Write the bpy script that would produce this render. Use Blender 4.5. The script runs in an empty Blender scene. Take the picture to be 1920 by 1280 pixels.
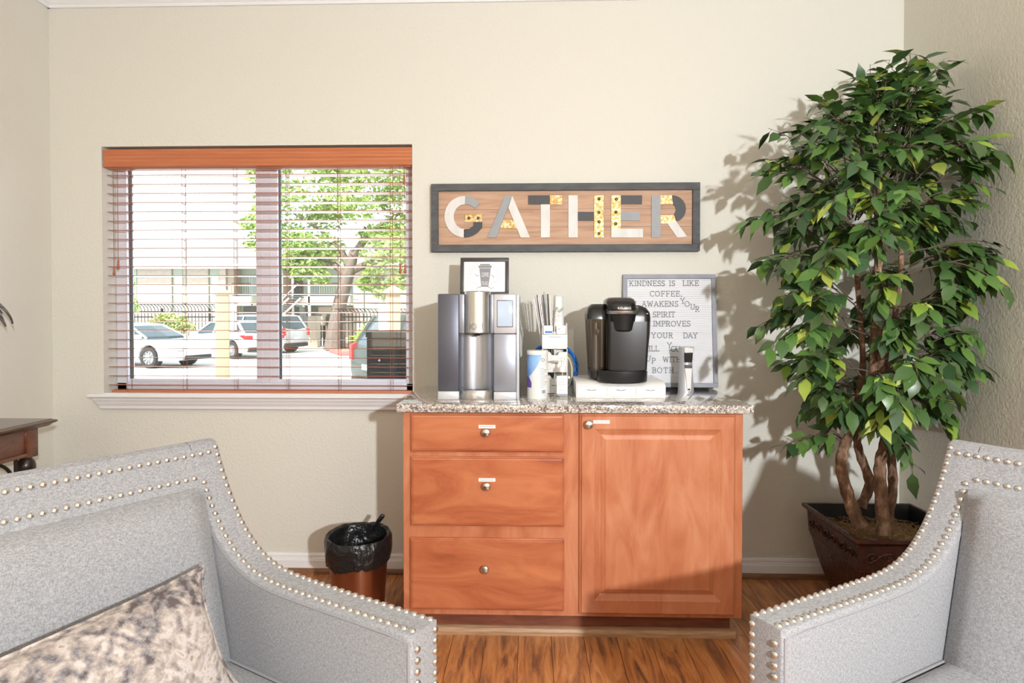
import bpy, bmesh, math, random
from mathutils import Vector, Matrix, Euler
PI = math.pi
R = math.radians
sc = bpy.context.scene
COL = sc.collection
rnd = random.Random(7)

# ------------------------------------------------------------------ camera, world, lights, exposure
FPX, YAW, PITCH, SHIFT = 1190.0, 1.7, 0.95, -0.0147
CAMLOC = Vector((0.0, -3.05, 1.25))
cam = bpy.data.cameras.new('camera')
cam.sensor_width = 36.0
cam.lens = FPX / 1920 * 36
cam.shift_y = SHIFT
cam.clip_start = 0.05
cam.clip_end = 500
camo = bpy.data.objects.new('camera', cam)
camo.location = CAMLOC
camo.rotation_euler = (R(90 - PITCH), 0, R(YAW))
COL.objects.link(camo)
sc.camera = camo

w = bpy.data.worlds.new('sky')
sc.world = w
w.use_nodes = True
bg = w.node_tree.nodes['Background']
bg.inputs[0].default_value = (0.86, 0.93, 1.0, 1)
bg.inputs[1].default_value = 2.5

def lamp(name, kind, loc, aim, energy, size=0.1, sizey=None, color=(1, 1, 1)):
    d = bpy.data.lights.new(name, kind)
    d.energy = energy
    d.color = color
    if kind == 'AREA':
        d.shape = 'RECTANGLE' if sizey else 'DISK'
        d.size = size
        if sizey: d.size_y = sizey
    if kind == 'SUN': d.angle = R(size)
    o = bpy.data.objects.new(name, d)
    o.location = loc
    o.rotation_euler = (Vector(aim) - Vector(loc)).to_track_quat('-Z', 'Y').to_euler()
    COL.objects.link(o)
    return o
lamp('sun', 'SUN', (-8, -12, 22), (0, 6, 0), 9.5, 0.5, color=(1, 0.96, 0.9))
lamp('flash_lamp', 'AREA', (1.10, -4.45, 1.73), (0.2, 0, 1.1), 138, 0.1, color=(0.96, 0.98, 1.0))
lamp('rear_fill', 'AREA', (-1.6, -6.3, 1.6), (1.4, -.6, 1.0), 44, 3.0, 1.7, color=(1, 0.90, 0.70))  # added fill from behind, no window stands there; lifts low shadows and right wall
lamp('ceiling_fill', 'AREA', (-0.3, -3.1, 2.82), (-0.3, -3.1, 0), 12, 2.8, 3.4, color=(1, 0.86, 0.64))  # added warm fill below the ceiling, not a known fitting

sc.view_settings.view_transform = 'Standard'
sc.view_settings.look = 'None'
sc.view_settings.exposure = -0.13
sc.view_settings.gamma = 1.0
sc.view_settings.use_curve_mapping = False

# ------------------------------------------------------------------ helpers
_rot = Euler((R(90 - PITCH), 0, R(YAW))).to_matrix()
def P(px, py, depth):
    """point of the photograph's pixel (px, py) on the plane `depth` metres in front of the lens, parallel to the back wall"""
    v = _rot @ Vector(((px - 960) / FPX, -(py - 640) / FPX + SHIFT * 1920 / FPX, -1))
    return CAMLOC + v * (depth / v.y)

def wloc(o):
    v = Vector((0, 0, 0))
    while o is not None:
        v += o.location
        o = o.parent
    return v

class MB:
    def __init__(s):
        s.v = []; s.f = []; s.sm = []; s.mi = []; s.c = []
    def add(s, vs, fs, smooth=False, mi=0, M=None, col=None):
        n = len(s.v)
        for p in vs:
            p = Vector(p)
            s.v.append(M @ p if M is not None else p)
        for f in fs:
            s.f.append([i + n for i in f]); s.sm.append(smooth); s.mi.append(mi); s.c.append(col)
        return s
    def bm(s, b, smooth=False, mi=0, M=None):
        b.verts.index_update()
        s.add([v.co.copy() for v in b.verts], [[v.index for v in f.verts] for f in b.faces], smooth, mi, M)
        b.free()
        return s
    def box(s, x0, x1, y0, y1, z0, z1, bev=0, seg=2, mi=0, M=None):
        b = bmesh.new()
        bmesh.ops.create_cube(b, size=1)
        for v in b.verts:
            v.co = Vector((x0 + (v.co.x + .5) * (x1 - x0), y0 + (v.co.y + .5) * (y1 - y0), z0 + (v.co.z + .5) * (z1 - z0)))
        if bev: bmesh.ops.bevel(b, geom=b.edges[:], offset=bev, segments=seg, profile=.5, affect='EDGES')
        bmesh.ops.recalc_face_normals(b, faces=b.faces[:])
        return s.bm(b, bool(bev), mi, M)
    def prism(s, pts, a, h0, h1, bev=0, seg=2, mi=0, M=None, smooth=None):
        """polygon pts in the plane normal to axis a ('x': (y,z), 'y': (x,z), 'z': (x,y)), extruded h0..h1"""
        mk = {'x': lambda p, h: (h, p[0], p[1]), 'y': lambda p, h: (p[0], h, p[1]), 'z': lambda p, h: (p[0], p[1], h)}[a]
        b = bmesh.new()
        v0 = [b.verts.new(mk(p, h0)) for p in pts]
        v1 = [b.verts.new(mk(p, h1)) for p in pts]
        n = len(pts)
        caps = [b.faces.new(v0), b.faces.new(v1[::-1])]
        for i in range(n): b.faces.new([v0[i], v1[i], v1[(i + 1) % n], v0[(i + 1) % n]])
        bmesh.ops.recalc_face_normals(b, faces=b.faces[:])
        if bev:
            es = list({e for f in caps for e in f.edges})
            bmesh.ops.bevel(b, geom=es, offset=bev, segments=seg, profile=.5, affect='EDGES')
        return s.bm(b, bool(bev) if smooth is None else smooth, mi, M)
    def tube(s, path, r, n=8, cap=True, mi=0, M=None, col=None):
        path = [Vector(p) for p in path]
        rs = r if isinstance(r, (list, tuple)) else [r] * len(path)
        vs = []; fs = []
        up = Vector((0, 0, 1)); prev = None
        for i, p in enumerate(path):
            t = (path[min(i + 1, len(path) - 1)] - path[max(i - 1, 0)])
            if t.length < 1e-9: t = Vector((0, 0, 1))
            t.normalize()
            if prev is None:
                a = t.cross(up)
                if a.length < .05: a = t.cross(Vector((1, 0, 0)))
            else:
                a = prev - t * prev.dot(t)
            a.normalize(); prev = a
            b = t.cross(a)
            for k in range(n):
                th = 2 * PI * k / n
                vs.append(p + (a * math.cos(th) + b * math.sin(th)) * rs[i])
        for i in range(len(path) - 1):
            for k in range(n):
                fs.append([i * n + k, i * n + (k + 1) % n, (i + 1) * n + (k + 1) % n, (i + 1) * n + k])
        if cap:
            fs.append(list(range(n))[::-1]); fs.append([(len(path) - 1) * n + k for k in range(n)])
        return s.add(vs, fs, n > 4, mi, M, col)
    def lathe(s, prof, n=32, a0=0, a1=2 * PI, mi=0, M=None, smooth=True, sx=1, sy=1):
        full = abs(a1 - a0 - 2 * PI) < 1e-6
        m = n if full else n + 1
        vs = []; fs = []
        for (r, z) in prof:
            for k in range(m):
                t = a0 + (a1 - a0) * k / n
                vs.append((r * math.cos(t) * sx, r * math.sin(t) * sy, z))
        for i in range(len(prof) - 1):
            for k in range(n):
                k2 = (k + 1) % m
                fs.append([i * m + k, i * m + k2, (i + 1) * m + k2, (i + 1) * m + k])
        return s.add(vs, fs, smooth, mi, M)
    def ball(s, c, r, n=8, m=6, mi=0, M=None, sx=1, sy=1, sz=1):
        pr = [(r * math.sin(PI * i / m), -r * math.cos(PI * i / m) * sz) for i in range(m + 1)]
        T = Matrix.Translation(Vector(c))
        return s.lathe(pr, n, mi=mi, M=(M @ T) if M is not None else T, sx=sx, sy=sy)
    def loft(s, rings, mi=0, M=None, smooth=True, closed=True, cap=True):
        n = len(rings[0]); vs = [p for r in rings for p in r]; fs = []
        for i in range(len(rings) - 1):
            for k in range(n if closed else n - 1):
                fs.append([i * n + k, i * n + (k + 1) % n, (i + 1) * n + (k + 1) % n, (i + 1) * n + k])
        if cap and closed:
            fs.append(list(range(n))[::-1]); fs.append([(len(rings) - 1) * n + k for k in range(n)])
        return s.add(vs, fs, smooth, mi, M)
    def build(s, name, m, parent=None, world=False, angle=40):
        me = bpy.data.meshes.new(name)
        vs = s.v
        base = Vector((0, 0, 0))
        if parent is not None:
            if world:
                o_ = wloc(parent); vs = [p - o_ for p in vs]
        else:
            lo = [min(p[i] for p in vs) for i in range(3)]; hi = [max(p[i] for p in vs) for i in range(3)]
            base = Vector(((lo[0] + hi[0]) / 2, (lo[1] + hi[1]) / 2, lo[2]))
            vs = [p - base for p in vs]
        me.from_pydata([tuple(p) for p in vs], [], s.f)
        for mm in (m if isinstance(m, (list, tuple)) else [m]): me.materials.append(mm)
        me.polygons.foreach_set('use_smooth', s.sm)
        me.polygons.foreach_set('material_index', s.mi)
        if any(c is not None for c in s.c):
            at = me.color_attributes.new('Col', 'FLOAT_COLOR', 'CORNER')
            for poly, c in zip(me.polygons, s.c):
                for li in poly.loop_indices: at.data[li].color = (*(c or (1, 1, 1)), 1)
        b = bmesh.new(); b.from_mesh(me)
        if not any(c is not None for c in s.c): bmesh.ops.recalc_face_normals(b, faces=b.faces[:])
        for e in b.edges:
            if len(e.link_faces) == 2 and e.calc_face_angle(0) > R(angle): e.smooth = False
        b.to_mesh(me); b.free()
        me.update()
        o = bpy.data.objects.new(name, me)
        o.location = base
        COL.objects.link(o)
        if parent is not None: o.parent = parent
        return o

def tag(o, label, cat, group=None):
    o['label'] = label; o['category'] = cat
    if group: o['group'] = group
    return o
def thing(name, label, cat, loc=(0, 0, 0), rz=0, group=None):
    o = bpy.data.objects.new(name, None)
    o.empty_display_size = .05
    o.location = loc; o.rotation_euler = (0, 0, rz)
    COL.objects.link(o)
    return tag(o, label, cat, group)
def struct(o):
    o['kind'] = 'structure'
    return o
def copy_tree(o, parent=None):
    c = o.copy(); COL.objects.link(c)
    if parent is not None: c.parent = parent
    for ch in list(o.children): copy_tree(ch, c)
    return c

def text_mb(body, size, M, depth=.0006, mi=0, align='CENTER', sx=1.0):
    cu = bpy.data.curves.new('t', 'FONT')
    cu.body = body; cu.size = size; cu.extrude = depth; cu.align_x = align; cu.resolution_u = 3
    o = bpy.data.objects.new('t', cu); COL.objects.link(o)
    dg = bpy.context.evaluated_depsgraph_get()
    me = bpy.data.meshes.new_from_object(o.evaluated_get(dg))
    mb = MB()
    mb.add([(v.co.x * sx, v.co.y, v.co.z) for v in me.vertices], [list(p.vertices) for p in me.polygons], False, mi, M)
    bpy.data.objects.remove(o); bpy.data.curves.remove(cu); bpy.data.meshes.remove(me)
    return mb
def facing(x, y, z):  # text frame on a surface that faces the camera side (-y)
    return Matrix.Translation((x, y, z)) @ Matrix.Rotation(PI / 2, 4, 'X')

# ------------------------------------------------------------------ materials
def mat(name, col, rough=.5, metal=0, noise=None, bump=None, stretch=(1, 1, 1), ramp=None, coat=0, alpha=1, trans=0, emit=None, spec=.5, attr=False, rot=(0, 0, 0), dist=0, sss=0):
    m = bpy.data.materials.new(name); m.use_nodes = True
    nt = m.node_tree; N = nt.nodes; L = nt.links
    b = N['Principled BSDF']
    c4 = (*col, 1)
    b.inputs['Base Color'].default_value = c4
    b.inputs['Roughness'].default_value = rough
    b.inputs['Metallic'].default_value = metal
    b.inputs['Specular IOR Level'].default_value = spec
    b.inputs['Coat Weight'].default_value = coat
    b.inputs['Coat Roughness'].default_value = .08
    b.inputs['Alpha'].default_value = alpha
    b.inputs['Transmission Weight'].default_value = trans
    if emit:
        b.inputs['Emission Color'].default_value = (*emit[0], 1); b.inputs['Emission Strength'].default_value = emit[1]
    tc = N.new('ShaderNodeTexCoord'); mp = N.new('ShaderNodeMapping')
    L.new(tc.outputs['Object'], mp.inputs['Vector'])
    mp.inputs['Scale'].default_value = stretch
    mp.inputs['Rotation'].default_value = rot
    if noise or ramp:
        nz = N.new('ShaderNodeTexNoise'); nz.inputs['Scale'].default_value = (noise or (5,))[0]
        nz.inputs['Detail'].default_value = 6; nz.inputs['Roughness'].default_value = .6
        nz.inputs['Distortion'].default_value = dist
        L.new(mp.outputs[0], nz.inputs['Vector'])
        cr = N.new('ShaderNodeValToRGB')
        stops = ramp or [(.35, noise[1]), (.65, col)]
        while len(cr.color_ramp.elements) < len(stops): cr.color_ramp.elements.new(.5)
        for e, (p, c) in zip(cr.color_ramp.elements, stops): e.position = p; e.color = (*c, 1)
        L.new(nz.outputs['Fac'], cr.inputs['Fac'])
        L.new(cr.outputs['Color'], b.inputs['Base Color'])
    if attr:
        a = N.new('ShaderNodeAttribute'); a.attribute_name = 'Col'
        L.new(a.outputs['Color'], b.inputs['Base Color'])
    if bump:
        n2 = N.new('ShaderNodeTexNoise'); n2.inputs['Scale'].default_value = bump[0]; n2.inputs['Detail'].default_value = 3
        if len(bump) > 3:
            mp2 = N.new('ShaderNodeMapping'); mp2.inputs['Scale'].default_value = bump[3]
            L.new(tc.outputs['Object'], mp2.inputs['Vector']); L.new(mp2.outputs[0], n2.inputs['Vector'])
        else: L.new(tc.outputs['Object'], n2.inputs['Vector'])
        bp = N.new('ShaderNodeBump'); bp.inputs['Strength'].default_value = bump[1]; bp.inputs['Distance'].default_value = bump[2]
        L.new(n2.outputs['Fac'], bp.inputs['Height']); L.new(bp.outputs[0], b.inputs['Normal'])
    m.diffuse_color = c4
    return m

def s2l(r, g, b):
    f = lambda c: (c / 255 / 12.92) if c <= 10.3 else ((c / 255 + .055) / 1.055) ** 2.4
    return (f(r), f(g), f(b))

def floor_mat():
    m = mat('plank_floor', (.2, .08, .03), .28)
    nt = m.node_tree; N = nt.nodes; L = nt.links; b = N['Principled BSDF']
    tc = N.new('ShaderNodeTexCoord')
    mp = N.new('ShaderNodeMapping'); mp.inputs['Rotation'].default_value = (0, 0, R(90)); L.new(tc.outputs['Object'], mp.inputs[0])
    br = N.new('ShaderNodeTexBrick'); L.new(mp.outputs[0], br.inputs['Vector'])
    br.inputs['Scale'].default_value = 1; br.inputs['Brick Width'].default_value = 1.2; br.inputs['Row Height'].default_value = .127
    br.inputs['Mortar Size'].default_value = .0012; br.offset = .37
    br.inputs['Color1'].default_value = (0, 0, 0, 1); br.inputs['Color2'].default_value = (1, 1, 1, 1); br.inputs['Mortar'].default_value = (.3, .3, .3, 1)
    mp2 = N.new('ShaderNodeMapping'); mp2.inputs['Scale'].default_value = (9, 1.1, 1); L.new(tc.outputs['Object'], mp2.inputs[0])
    addv = N.new('ShaderNodeVectorMath'); addv.operation = 'MULTIPLY_ADD'
    L.new(br.outputs['Color'], addv.inputs[0]); addv.inputs[1].default_value = (7, 13, 5); L.new(mp2.outputs[0], addv.inputs[2])
    nz = N.new('ShaderNodeTexNoise'); nz.inputs['Scale'].default_value = 2.4; nz.inputs['Detail'].default_value = 8; nz.inputs['Roughness'].default_value = .62; nz.inputs['Distortion'].default_value = 1.6
    L.new(addv.outputs[0], nz.inputs['Vector'])
    cr = N.new('ShaderNodeValToRGB')
    st = [(.24, (.10, .055, .036)), (.38, (.25, .11, .055)), (.53, (.54, .22, .075)), (.67, (.64, .32, .13)), (.8, (.36, .25, .18))]
    while len(cr.color_ramp.elements) < len(st): cr.color_ramp.elements.new(.5)
    for e, (p, c) in zip(cr.color_ramp.elements, st): e.position = p; e.color = (*c, 1)
    L.new(nz.outputs['Fac'], cr.inputs[0])
    mx = N.new('ShaderNodeMix'); mx.data_type = 'RGBA'; mx.blend_type = 'MULTIPLY'
    L.new(br.outputs['Fac'], mx.inputs[0]); L.new(cr.outputs[0], mx.inputs[6]); mx.inputs[7].default_value = (.25, .2, .18, 1)
    L.new(mx.outputs[2], b.inputs['Base Color'])
    return m

def granite_mat():
    m = mat('granite', (.4, .36, .33), .06)
    nt = m.node_tree; N = nt.nodes; L = nt.links; b = N['Principled BSDF']
    tc = N.new('ShaderNodeTexCoord')
    v = N.new('ShaderNodeTexVoronoi'); v.inputs['Scale'].default_value = 170; L.new(tc.outputs['Object'], v.inputs['Vector'])
    sep = N.new('ShaderNodeSeparateColor'); L.new(v.outputs['Color'], sep.inputs[0])
    cr = N.new('ShaderNodeValToRGB'); cr.color_ramp.interpolation = 'CONSTANT'
    st = [(0, (.17, .15, .14)), (.2, (.38, .33, .30)), (.48, (.58, .53, .49)), (.72, (.76, .73, .70)), (.9, (.48, .38, .32))]
    while len(cr.color_ramp.elements) < len(st): cr.color_ramp.elements.new(.5)
    for e, (p, c) in zip(cr.color_ramp.elements, st): e.position = p; e.color = (*c, 1)
    L.new(sep.outputs[0], cr.inputs[0]); L.new(cr.outputs[0], b.inputs['Base Color'])
    b.inputs['Specular IOR Level'].default_value = 1.0; b.inputs['Coat Weight'].default_value = 1; b.inputs['Coat Roughness'].default_value = .03
    return m

def fabric_mat(name, c1, c2, scale=420, stretch=(1, 1, .3)):
    m = mat(name, c1, .9, spec=.2)
    nt = m.node_tree; N = nt.nodes; L = nt.links; b = N['Principled BSDF']
    tc = N.new('ShaderNodeTexCoord')
    facs = []
    for st in (stretch, (stretch[2], stretch[2], 1.2)):
        mp = N.new('ShaderNodeMapping'); mp.inputs['Scale'].default_value = st; L.new(tc.outputs['Object'], mp.inputs[0])
        nz = N.new('ShaderNodeTexNoise'); nz.inputs['Scale'].default_value = scale; nz.inputs['Detail'].default_value = 2
        L.new(mp.outputs[0], nz.inputs['Vector']); facs.append(nz)
    ad = N.new('ShaderNodeMath'); ad.operation = 'ADD'; L.new(facs[0].outputs['Fac'], ad.inputs[0]); L.new(facs[1].outputs['Fac'], ad.inputs[1])
    mr = N.new('ShaderNodeMapRange'); mr.inputs[1].default_value = .72; mr.inputs[2].default_value = 1.28; L.new(ad.outputs[0], mr.inputs[0])
    mx = N.new('ShaderNodeMix'); mx.data_type = 'RGBA'; L.new(mr.outputs[0], mx.inputs[0]); mx.inputs[6].default_value = (*c2, 1); mx.inputs[7].default_value = (*c1, 1)
    L.new(mx.outputs[2], b.inputs['Base Color'])
    bp = N.new('ShaderNodeBump'); bp.inputs['Strength'].default_value = .35; bp.inputs['Distance'].default_value = .0012
    L.new(ad.outputs[0], bp.inputs['Height']); L.new(bp.outputs[0], b.inputs['Normal'])
    b.inputs['Sheen Weight'].default_value = .15
    return m

def glass_mat(name, tint=(1, 1, 1), refl=.06):
    m = bpy.data.materials.new(name); m.use_nodes = True
    nt = m.node_tree; N = nt.nodes; L = nt.links
    N.remove(N['Principled BSDF'])
    tr = N.new('ShaderNodeBsdfTransparent'); tr.inputs[0].default_value = (*tint, 1)
    gl = N.new('ShaderNodeBsdfGlossy'); gl.inputs['Roughness'].default_value = .03
    mx = N.new('ShaderNodeMixShader'); mx.inputs[0].default_value = refl
    L.new(tr.outputs[0], mx.inputs[1]); L.new(gl.outputs[0], mx.inputs[2]); L.new(mx.outputs[0], N['Material Output'].inputs[0])
    return m

M = {}
M['wall'] = mat('beige_wall_paint', (.75, .742, .672), .75, bump=(95, .55, .004), spec=.3)
M['wall_rough'] = mat('beige_knockdown_paint', (.74, .715, .62), .7, bump=(85, .55, .005), spec=.3)
M['ceil'] = mat('ceiling_paint', (.8, .78, .74), .8)
M['white'] = mat('white_trim_paint', (.87, .885, .91), .35)
M['floor'] = floor_mat()
M['shoe'] = mat('shoe_wood', (.30, .16, .08), .45, noise=(8, (.17, .08, .04)), stretch=(1, 10, 14))
M['shoe_light'] = mat('light_oak_shoe', (.52, .33, .19), .45, noise=(9, (.36, .20, .10)), stretch=(1, 10, 14))
CH1, CH2, CH3 = s2l(196, 121, 81), s2l(182, 103, 67), s2l(155, 82, 53)
M['cherry_h'] = mat('cherry_wood_across', CH1, .32, ramp=[(.28, CH3), (.45, CH2), (.62, CH1), (.8, s2l(212, 128, 82))], noise=(3.2,), stretch=(.8, 4, 3.4), dist=1.2, coat=.25)
M['cherry_v'] = mat('cherry_wood_upright', CH1, .32, ramp=[(.26, s2l(170, 97, 65)), (.45, s2l(192, 119, 83)), (.62, s2l(203, 135, 99)), (.8, s2l(210, 146, 108))], noise=(3.2,), stretch=(3.2, 4, .8), dist=1.2, coat=.25)  # paler than the drawer wood; the door's specular haze is in the colour
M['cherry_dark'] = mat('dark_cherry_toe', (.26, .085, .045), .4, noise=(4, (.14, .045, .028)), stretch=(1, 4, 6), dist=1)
M['granite'] = granite_mat()
M['nickel'] = mat('brushed_nickel', (.62, .59, .55), .28, 1)
M['paper'] = mat('white_label', (.85, .84, .82), .6)
M['ink'] = mat('grey_print', (.28, .28, .3), .7)
M['slat'] = mat('slat_wood', s2l(178, 98, 62), .22, noise=(6, s2l(160, 84, 52)), stretch=(.6, 10, 14), coat=.7, spec=.8)
M['blind'] = mat('blind_wood', s2l(204, 126, 84), .4, noise=(6, s2l(190, 112, 74)), stretch=(.6, 10, 14), coat=.1)
M['cord'] = mat('blind_cord', (.30, .13, .07), .8)
M['tassel'] = mat('tassel_wood', (.42, .12, .06), .35)
M['vinyl'] = mat('window_vinyl', (.85, .87, .95), .35)
M['gasket'] = mat('gasket', (.05, .06, .06), .6)
M['glass'] = glass_mat('window_glass', (.97, .99, .98), .05)
M['black'] = mat('black_plastic', (.012, .012, .013), .35)
M['blackgloss'] = mat('black_gloss_plastic', (.016, .015, .015), .27)
M['blackmat'] = mat('black_metal_box', (.025, .025, .032), .5, bump=(20, .1, .002))
M['slate'] = mat('slate_blue_panel', (.115, .12, .15), .38, .55)
M['slate2'] = mat('slate_grey_panel', (.33, .35, .41), .36, .55)
M['steel'] = mat('brushed_steel', (.62, .61, .60), .3, .95, bump=(60, .04, .001, (40, 40, .4)))
M['steel_mid'] = mat('channel_steel', (.42, .43, .47), .3, .9)
M['silver'] = mat('silver_plastic', (.60, .61, .64), .38, .35)
M['screen'] = mat('touch_screen', (.50, .60, .72), .12, emit=((.45, .6, .85), .12))
M['darkgrey'] = mat('dark_grey', (.08, .08, .09), .45)
M['frame_black'] = mat('charcoal_frame', (.045, .043, .045), .45)
M['print'] = mat('white_print', (.86, .86, .86), .5)
M['whiteplastic'] = mat('white_plastic', (.82, .81, .79), .3)
M['whitegloss'] = mat('white_gloss', (.84, .83, .80), .18)
M['clear'] = glass_mat('clear_plastic', (.93, .95, .95), .10)
M['smoke'] = glass_mat('smoky_plastic', (.50, .45, .40), .10)
M['blue'] = mat('blue_cable', (.0, .16, .62), .4)
M['beigecable'] = mat('beige_cable', (.75, .66, .48), .5)
M['canblue'] = mat('canister_blue', (.06, .22, .66), .35, noise=(9, (.30, .52, .85)), stretch=(1, 1, 1))
M['canpurple'] = mat('canister_purple', (.12, .08, .35), .35)
M['boardgrey'] = mat('grey_wood_frame', (.33, .34, .39), .5, noise=(12, (.27, .28, .33)), stretch=(1, 1, 1))
M['felt'] = mat('white_felt_board', (.80, .81, .84), .9)
M['letter'] = mat('grey_letters', (.12, .13, .17), .5)
M['signframe'] = mat('charcoal_wash_wood', (.075, .078, .085), .65, noise=(14, (.11, .115, .12)), stretch=(1, 1, 3))
M['signwood'] = mat('weathered_plank', s2l(196, 160, 134), .7, ramp=[(.25, s2l(166, 130, 106)), (.5, s2l(194, 158, 132)), (.75, s2l(208, 176, 152))], noise=(5,), stretch=(.7, 1, 9), dist=.6)
M['lwhite'] = mat('white_wash_letter', (.80, .79, .77), .6, noise=(9, (.70, .69, .68)), stretch=(3, 1, 1))
M['lgrey'] = mat('grey_letter', (.36, .38, .40), .55, noise=(9, (.31, .33, .35)))
M['ldark'] = mat('charcoal_letter', (.06, .062, .07), .55)
M['gold'] = mat('gold_leaf', (.75, .45, .12), .45, .35, ramp=[(.36, (.40, .22, .05)), (.50, (.62, .40, .13)), (.64, (.82, .70, .50))], noise=(90,))
M['rivet'] = mat('bronze_rivet', (.16, .11, .06), .3, .9)
M['fabric'] = fabric_mat('grey_weave', (.42, .42, .435), (.235, .24, .255))
M['welt'] = mat('grey_piping', (.30, .30, .32), .9)
M['nail'] = mat('pewter_nail', (.74, .71, .665), .25, 1)
M['legwood'] = mat('dark_leg_wood', (.05, .028, .018), .4)
M['copper'] = mat('copper_bin', (.42, .20, .12), .30, .95)
def brushed(m, amt=.75, rot=.0):
    nt = m.node_tree; b = nt.nodes['Principled BSDF']
    t = nt.nodes.new('ShaderNodeTangent'); t.direction_type = 'RADIAL'; t.axis = 'Z'
    nt.links.new(t.outputs[0], b.inputs['Tangent'])
    b.inputs['Anisotropic'].default_value = amt; b.inputs['Anisotropic Rotation'].default_value = rot
brushed(M['copper'], .85, .25)
M['bag'] = mat('black_bin_bag', (.012, .012, .013), .30, bump=(26, .7, .02), spec=.5)
M['pot'] = mat('bronze_planter', (.045, .022, .016), .35, .45, noise=(14, (.10, .03, .018)), bump=(38, .6, .006))
M['potin'] = mat('planter_black', (.012, .012, .012), .45)
M['moss'] = mat('coir_moss', (.50, .31, .15), .95, noise=(60, (.26, .15, .07)), bump=(90, 1, .02))
M['bark'] = mat('ficus_bark', (.25, .15, .09), .85, ramp=[(.3, (.07, .045, .03)), (.5, (.20, .11, .065)), (.62, (.34, .21, .14)), (.70, (.66, .57, .40))], noise=(38,), stretch=(1, 1, .45), bump=(55, .8, .01))
M['twig'] = mat('twig', (.11, .085, .06), .8)
M['leaf'] = mat('ficus_leaf', (.1, .25, .05), .33, attr=True, spec=.5)
M['console'] = mat('distressed_cherry', (.19, .06, .025), .35, noise=(5, (.08, .028, .014)), stretch=(2, 2, 4), dist=1, coat=.3)
M['consoletop'] = mat('console_top', (.10, .05, .03), .25, noise=(5, (.05, .025, .016)), coat=.5)
M['ebony'] = mat('ebonised_wood', (.02, .012, .009), .3, coat=.3)
M['iron'] = mat('wrought_iron', (.025, .021, .02), .5, .3)
M['artmetal'] = mat('silvery_leaf_metal', (.35, .36, .36), .35, .8, noise=(40, (.10, .11, .14)))
M['cream'] = mat('cream_gasket', (.7, .6, .42), .5)
# outdoors
M['asphalt'] = mat('pale_concrete', (.66, .64, .62), .9, noise=(1.5, (.58, .56, .55)))
M['grass'] = mat('grass', (.34, .46, .14), .9, noise=(3, (.26, .36, .10)))
M['soil'] = mat('mulch', (.42, .30, .22), .95, noise=(6, (.30, .2, .15)))
M['redcurb'] = mat('red_curb', (.62, .16, .14), .7)
M['brick'] = mat('cream_brick', (.60, .53, .46), .85, noise=(3, (.50, .43, .37)), stretch=(1, 1, 3))
M['sage'] = mat('sage_siding', (.46, .54, .45), .8)
M['tan'] = mat('tan_brick', (.44, .36, .29), .85)
M['shingle'] = mat('grey_shingle', (.30, .29, .275), .9, noise=(4, (.26, .25, .24)))
M['paneglass'] = mat('far_window', (.34, .42, .42), .15)
M['shade'] = mat('shade_and_dark_parts', (.09, .10, .10), .8)  # shade of the building openings as colour; also stair treads and side panels
M['fascia'] = mat('cream_fascia', (.75, .72, .66), .7)
M['carwhite'] = mat('white_car_paint', (.78, .79, .80), .25, coat=.6)
M['carsilver'] = mat('silver_car_paint', (.56, .57, .58), .28, .2, coat=.6)
M['cardark'] = mat('dark_green_car_paint', (.04, .06, .05), .4, .1, coat=.2)
M['carglass'] = mat('car_glass', (.07, .10, .12), .10, spec=.18)
M['tyre'] = mat('tyre', (.035, .035, .035), .8)
M['alloy'] = mat('alloy_wheel', (.45, .45, .45), .35, .6)
M['tail'] = mat('tail_lamp', (.62, .03, .03), .2)
M['lampglass'] = mat('head_lamp', (.55, .58, .6), .12)
M['chrome'] = mat('chrome', (.7, .7, .7), .12, 1)
M['oaktrunk'] = mat('oak_trunk', (.24, .19, .16), .9, noise=(6, (.17, .13, .11)), stretch=(2, 2, .5))
M['oakleaf'] = mat('oak_leaf', (.3, .45, .1), .6, attr=True)
M['postwood'] = mat('cream_post', (.42, .33, .22), .7)
M['postwhite'] = mat('white_board', (.85, .84, .82), .6)
M['bronzebox'] = mat('tan_utility_metal', (.47, .38, .30), .6)

# ------------------------------------------------------------------ the room
XL, XR, YN, H = -2.35, 1.747, -6.8, 2.84
WX0, WX1, WZ0, WZ1 = -2.095, -.571, .870, 2.075
mb = MB(); mb.box(XL - .2, XR + .2, YN - .2, .2, -.12, 0); struct(mb.build('floor', M['floor']))
mb = MB(); mb.box(XL - .2, XR + .2, YN - .2, .2, H, H + .15); struct(mb.build('ceiling', M['ceil']))
mb = MB()
mb.box(XL - .2, WX0, 0, .2, 0, H); mb.box(WX1, XR + .2, 0, .2, 0, H)
mb.box(WX0, WX1, 0, .2, 0, WZ0); mb.box(WX0, WX1, 0, .2, WZ1, H)
struct(mb.build('wall_back', M['wall']))
mb = MB(); mb.box(XL - .2, XL, YN, 0, 0, H); struct(mb.build('wall_left', M['wall']))
mb = MB(); mb.box(XR, XR + .2, YN, 0, 0, H); struct(mb.build('wall_right', M['wall_rough']))
mb = MB(); mb.box(XL - .2, XR + .2, YN - .2, YN, 0, H); struct(mb.build('wall_front', M['wall']))
bbp = [(0, .025), (-.015, .025), (-.015, .062), (-.0125, .066), (-.0125, .070), (-.010, .074), (-.010, .086), (-.006, .094), (0, .094)]
shp = [(0, 0), (-.026, 0), (-.026, .012), (-.021, .022), (-.013, .027), (0, .027)]
def side(pts, s, x): return [(x + s * p[0], p[1]) for p in pts]
for x0, x1, nm in ((XL, -.46, 'baseboard_back'), (.775, XR, 'baseboard_back_right')):
    mb = MB(); mb.prism(bbp, 'x', x0, x1); struct(mb.build(nm, M['white']))
mb = MB(); mb.prism(side(bbp, -1, XL), 'y', YN, -.016); struct(mb.build('baseboard_left', M['white']))
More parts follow.
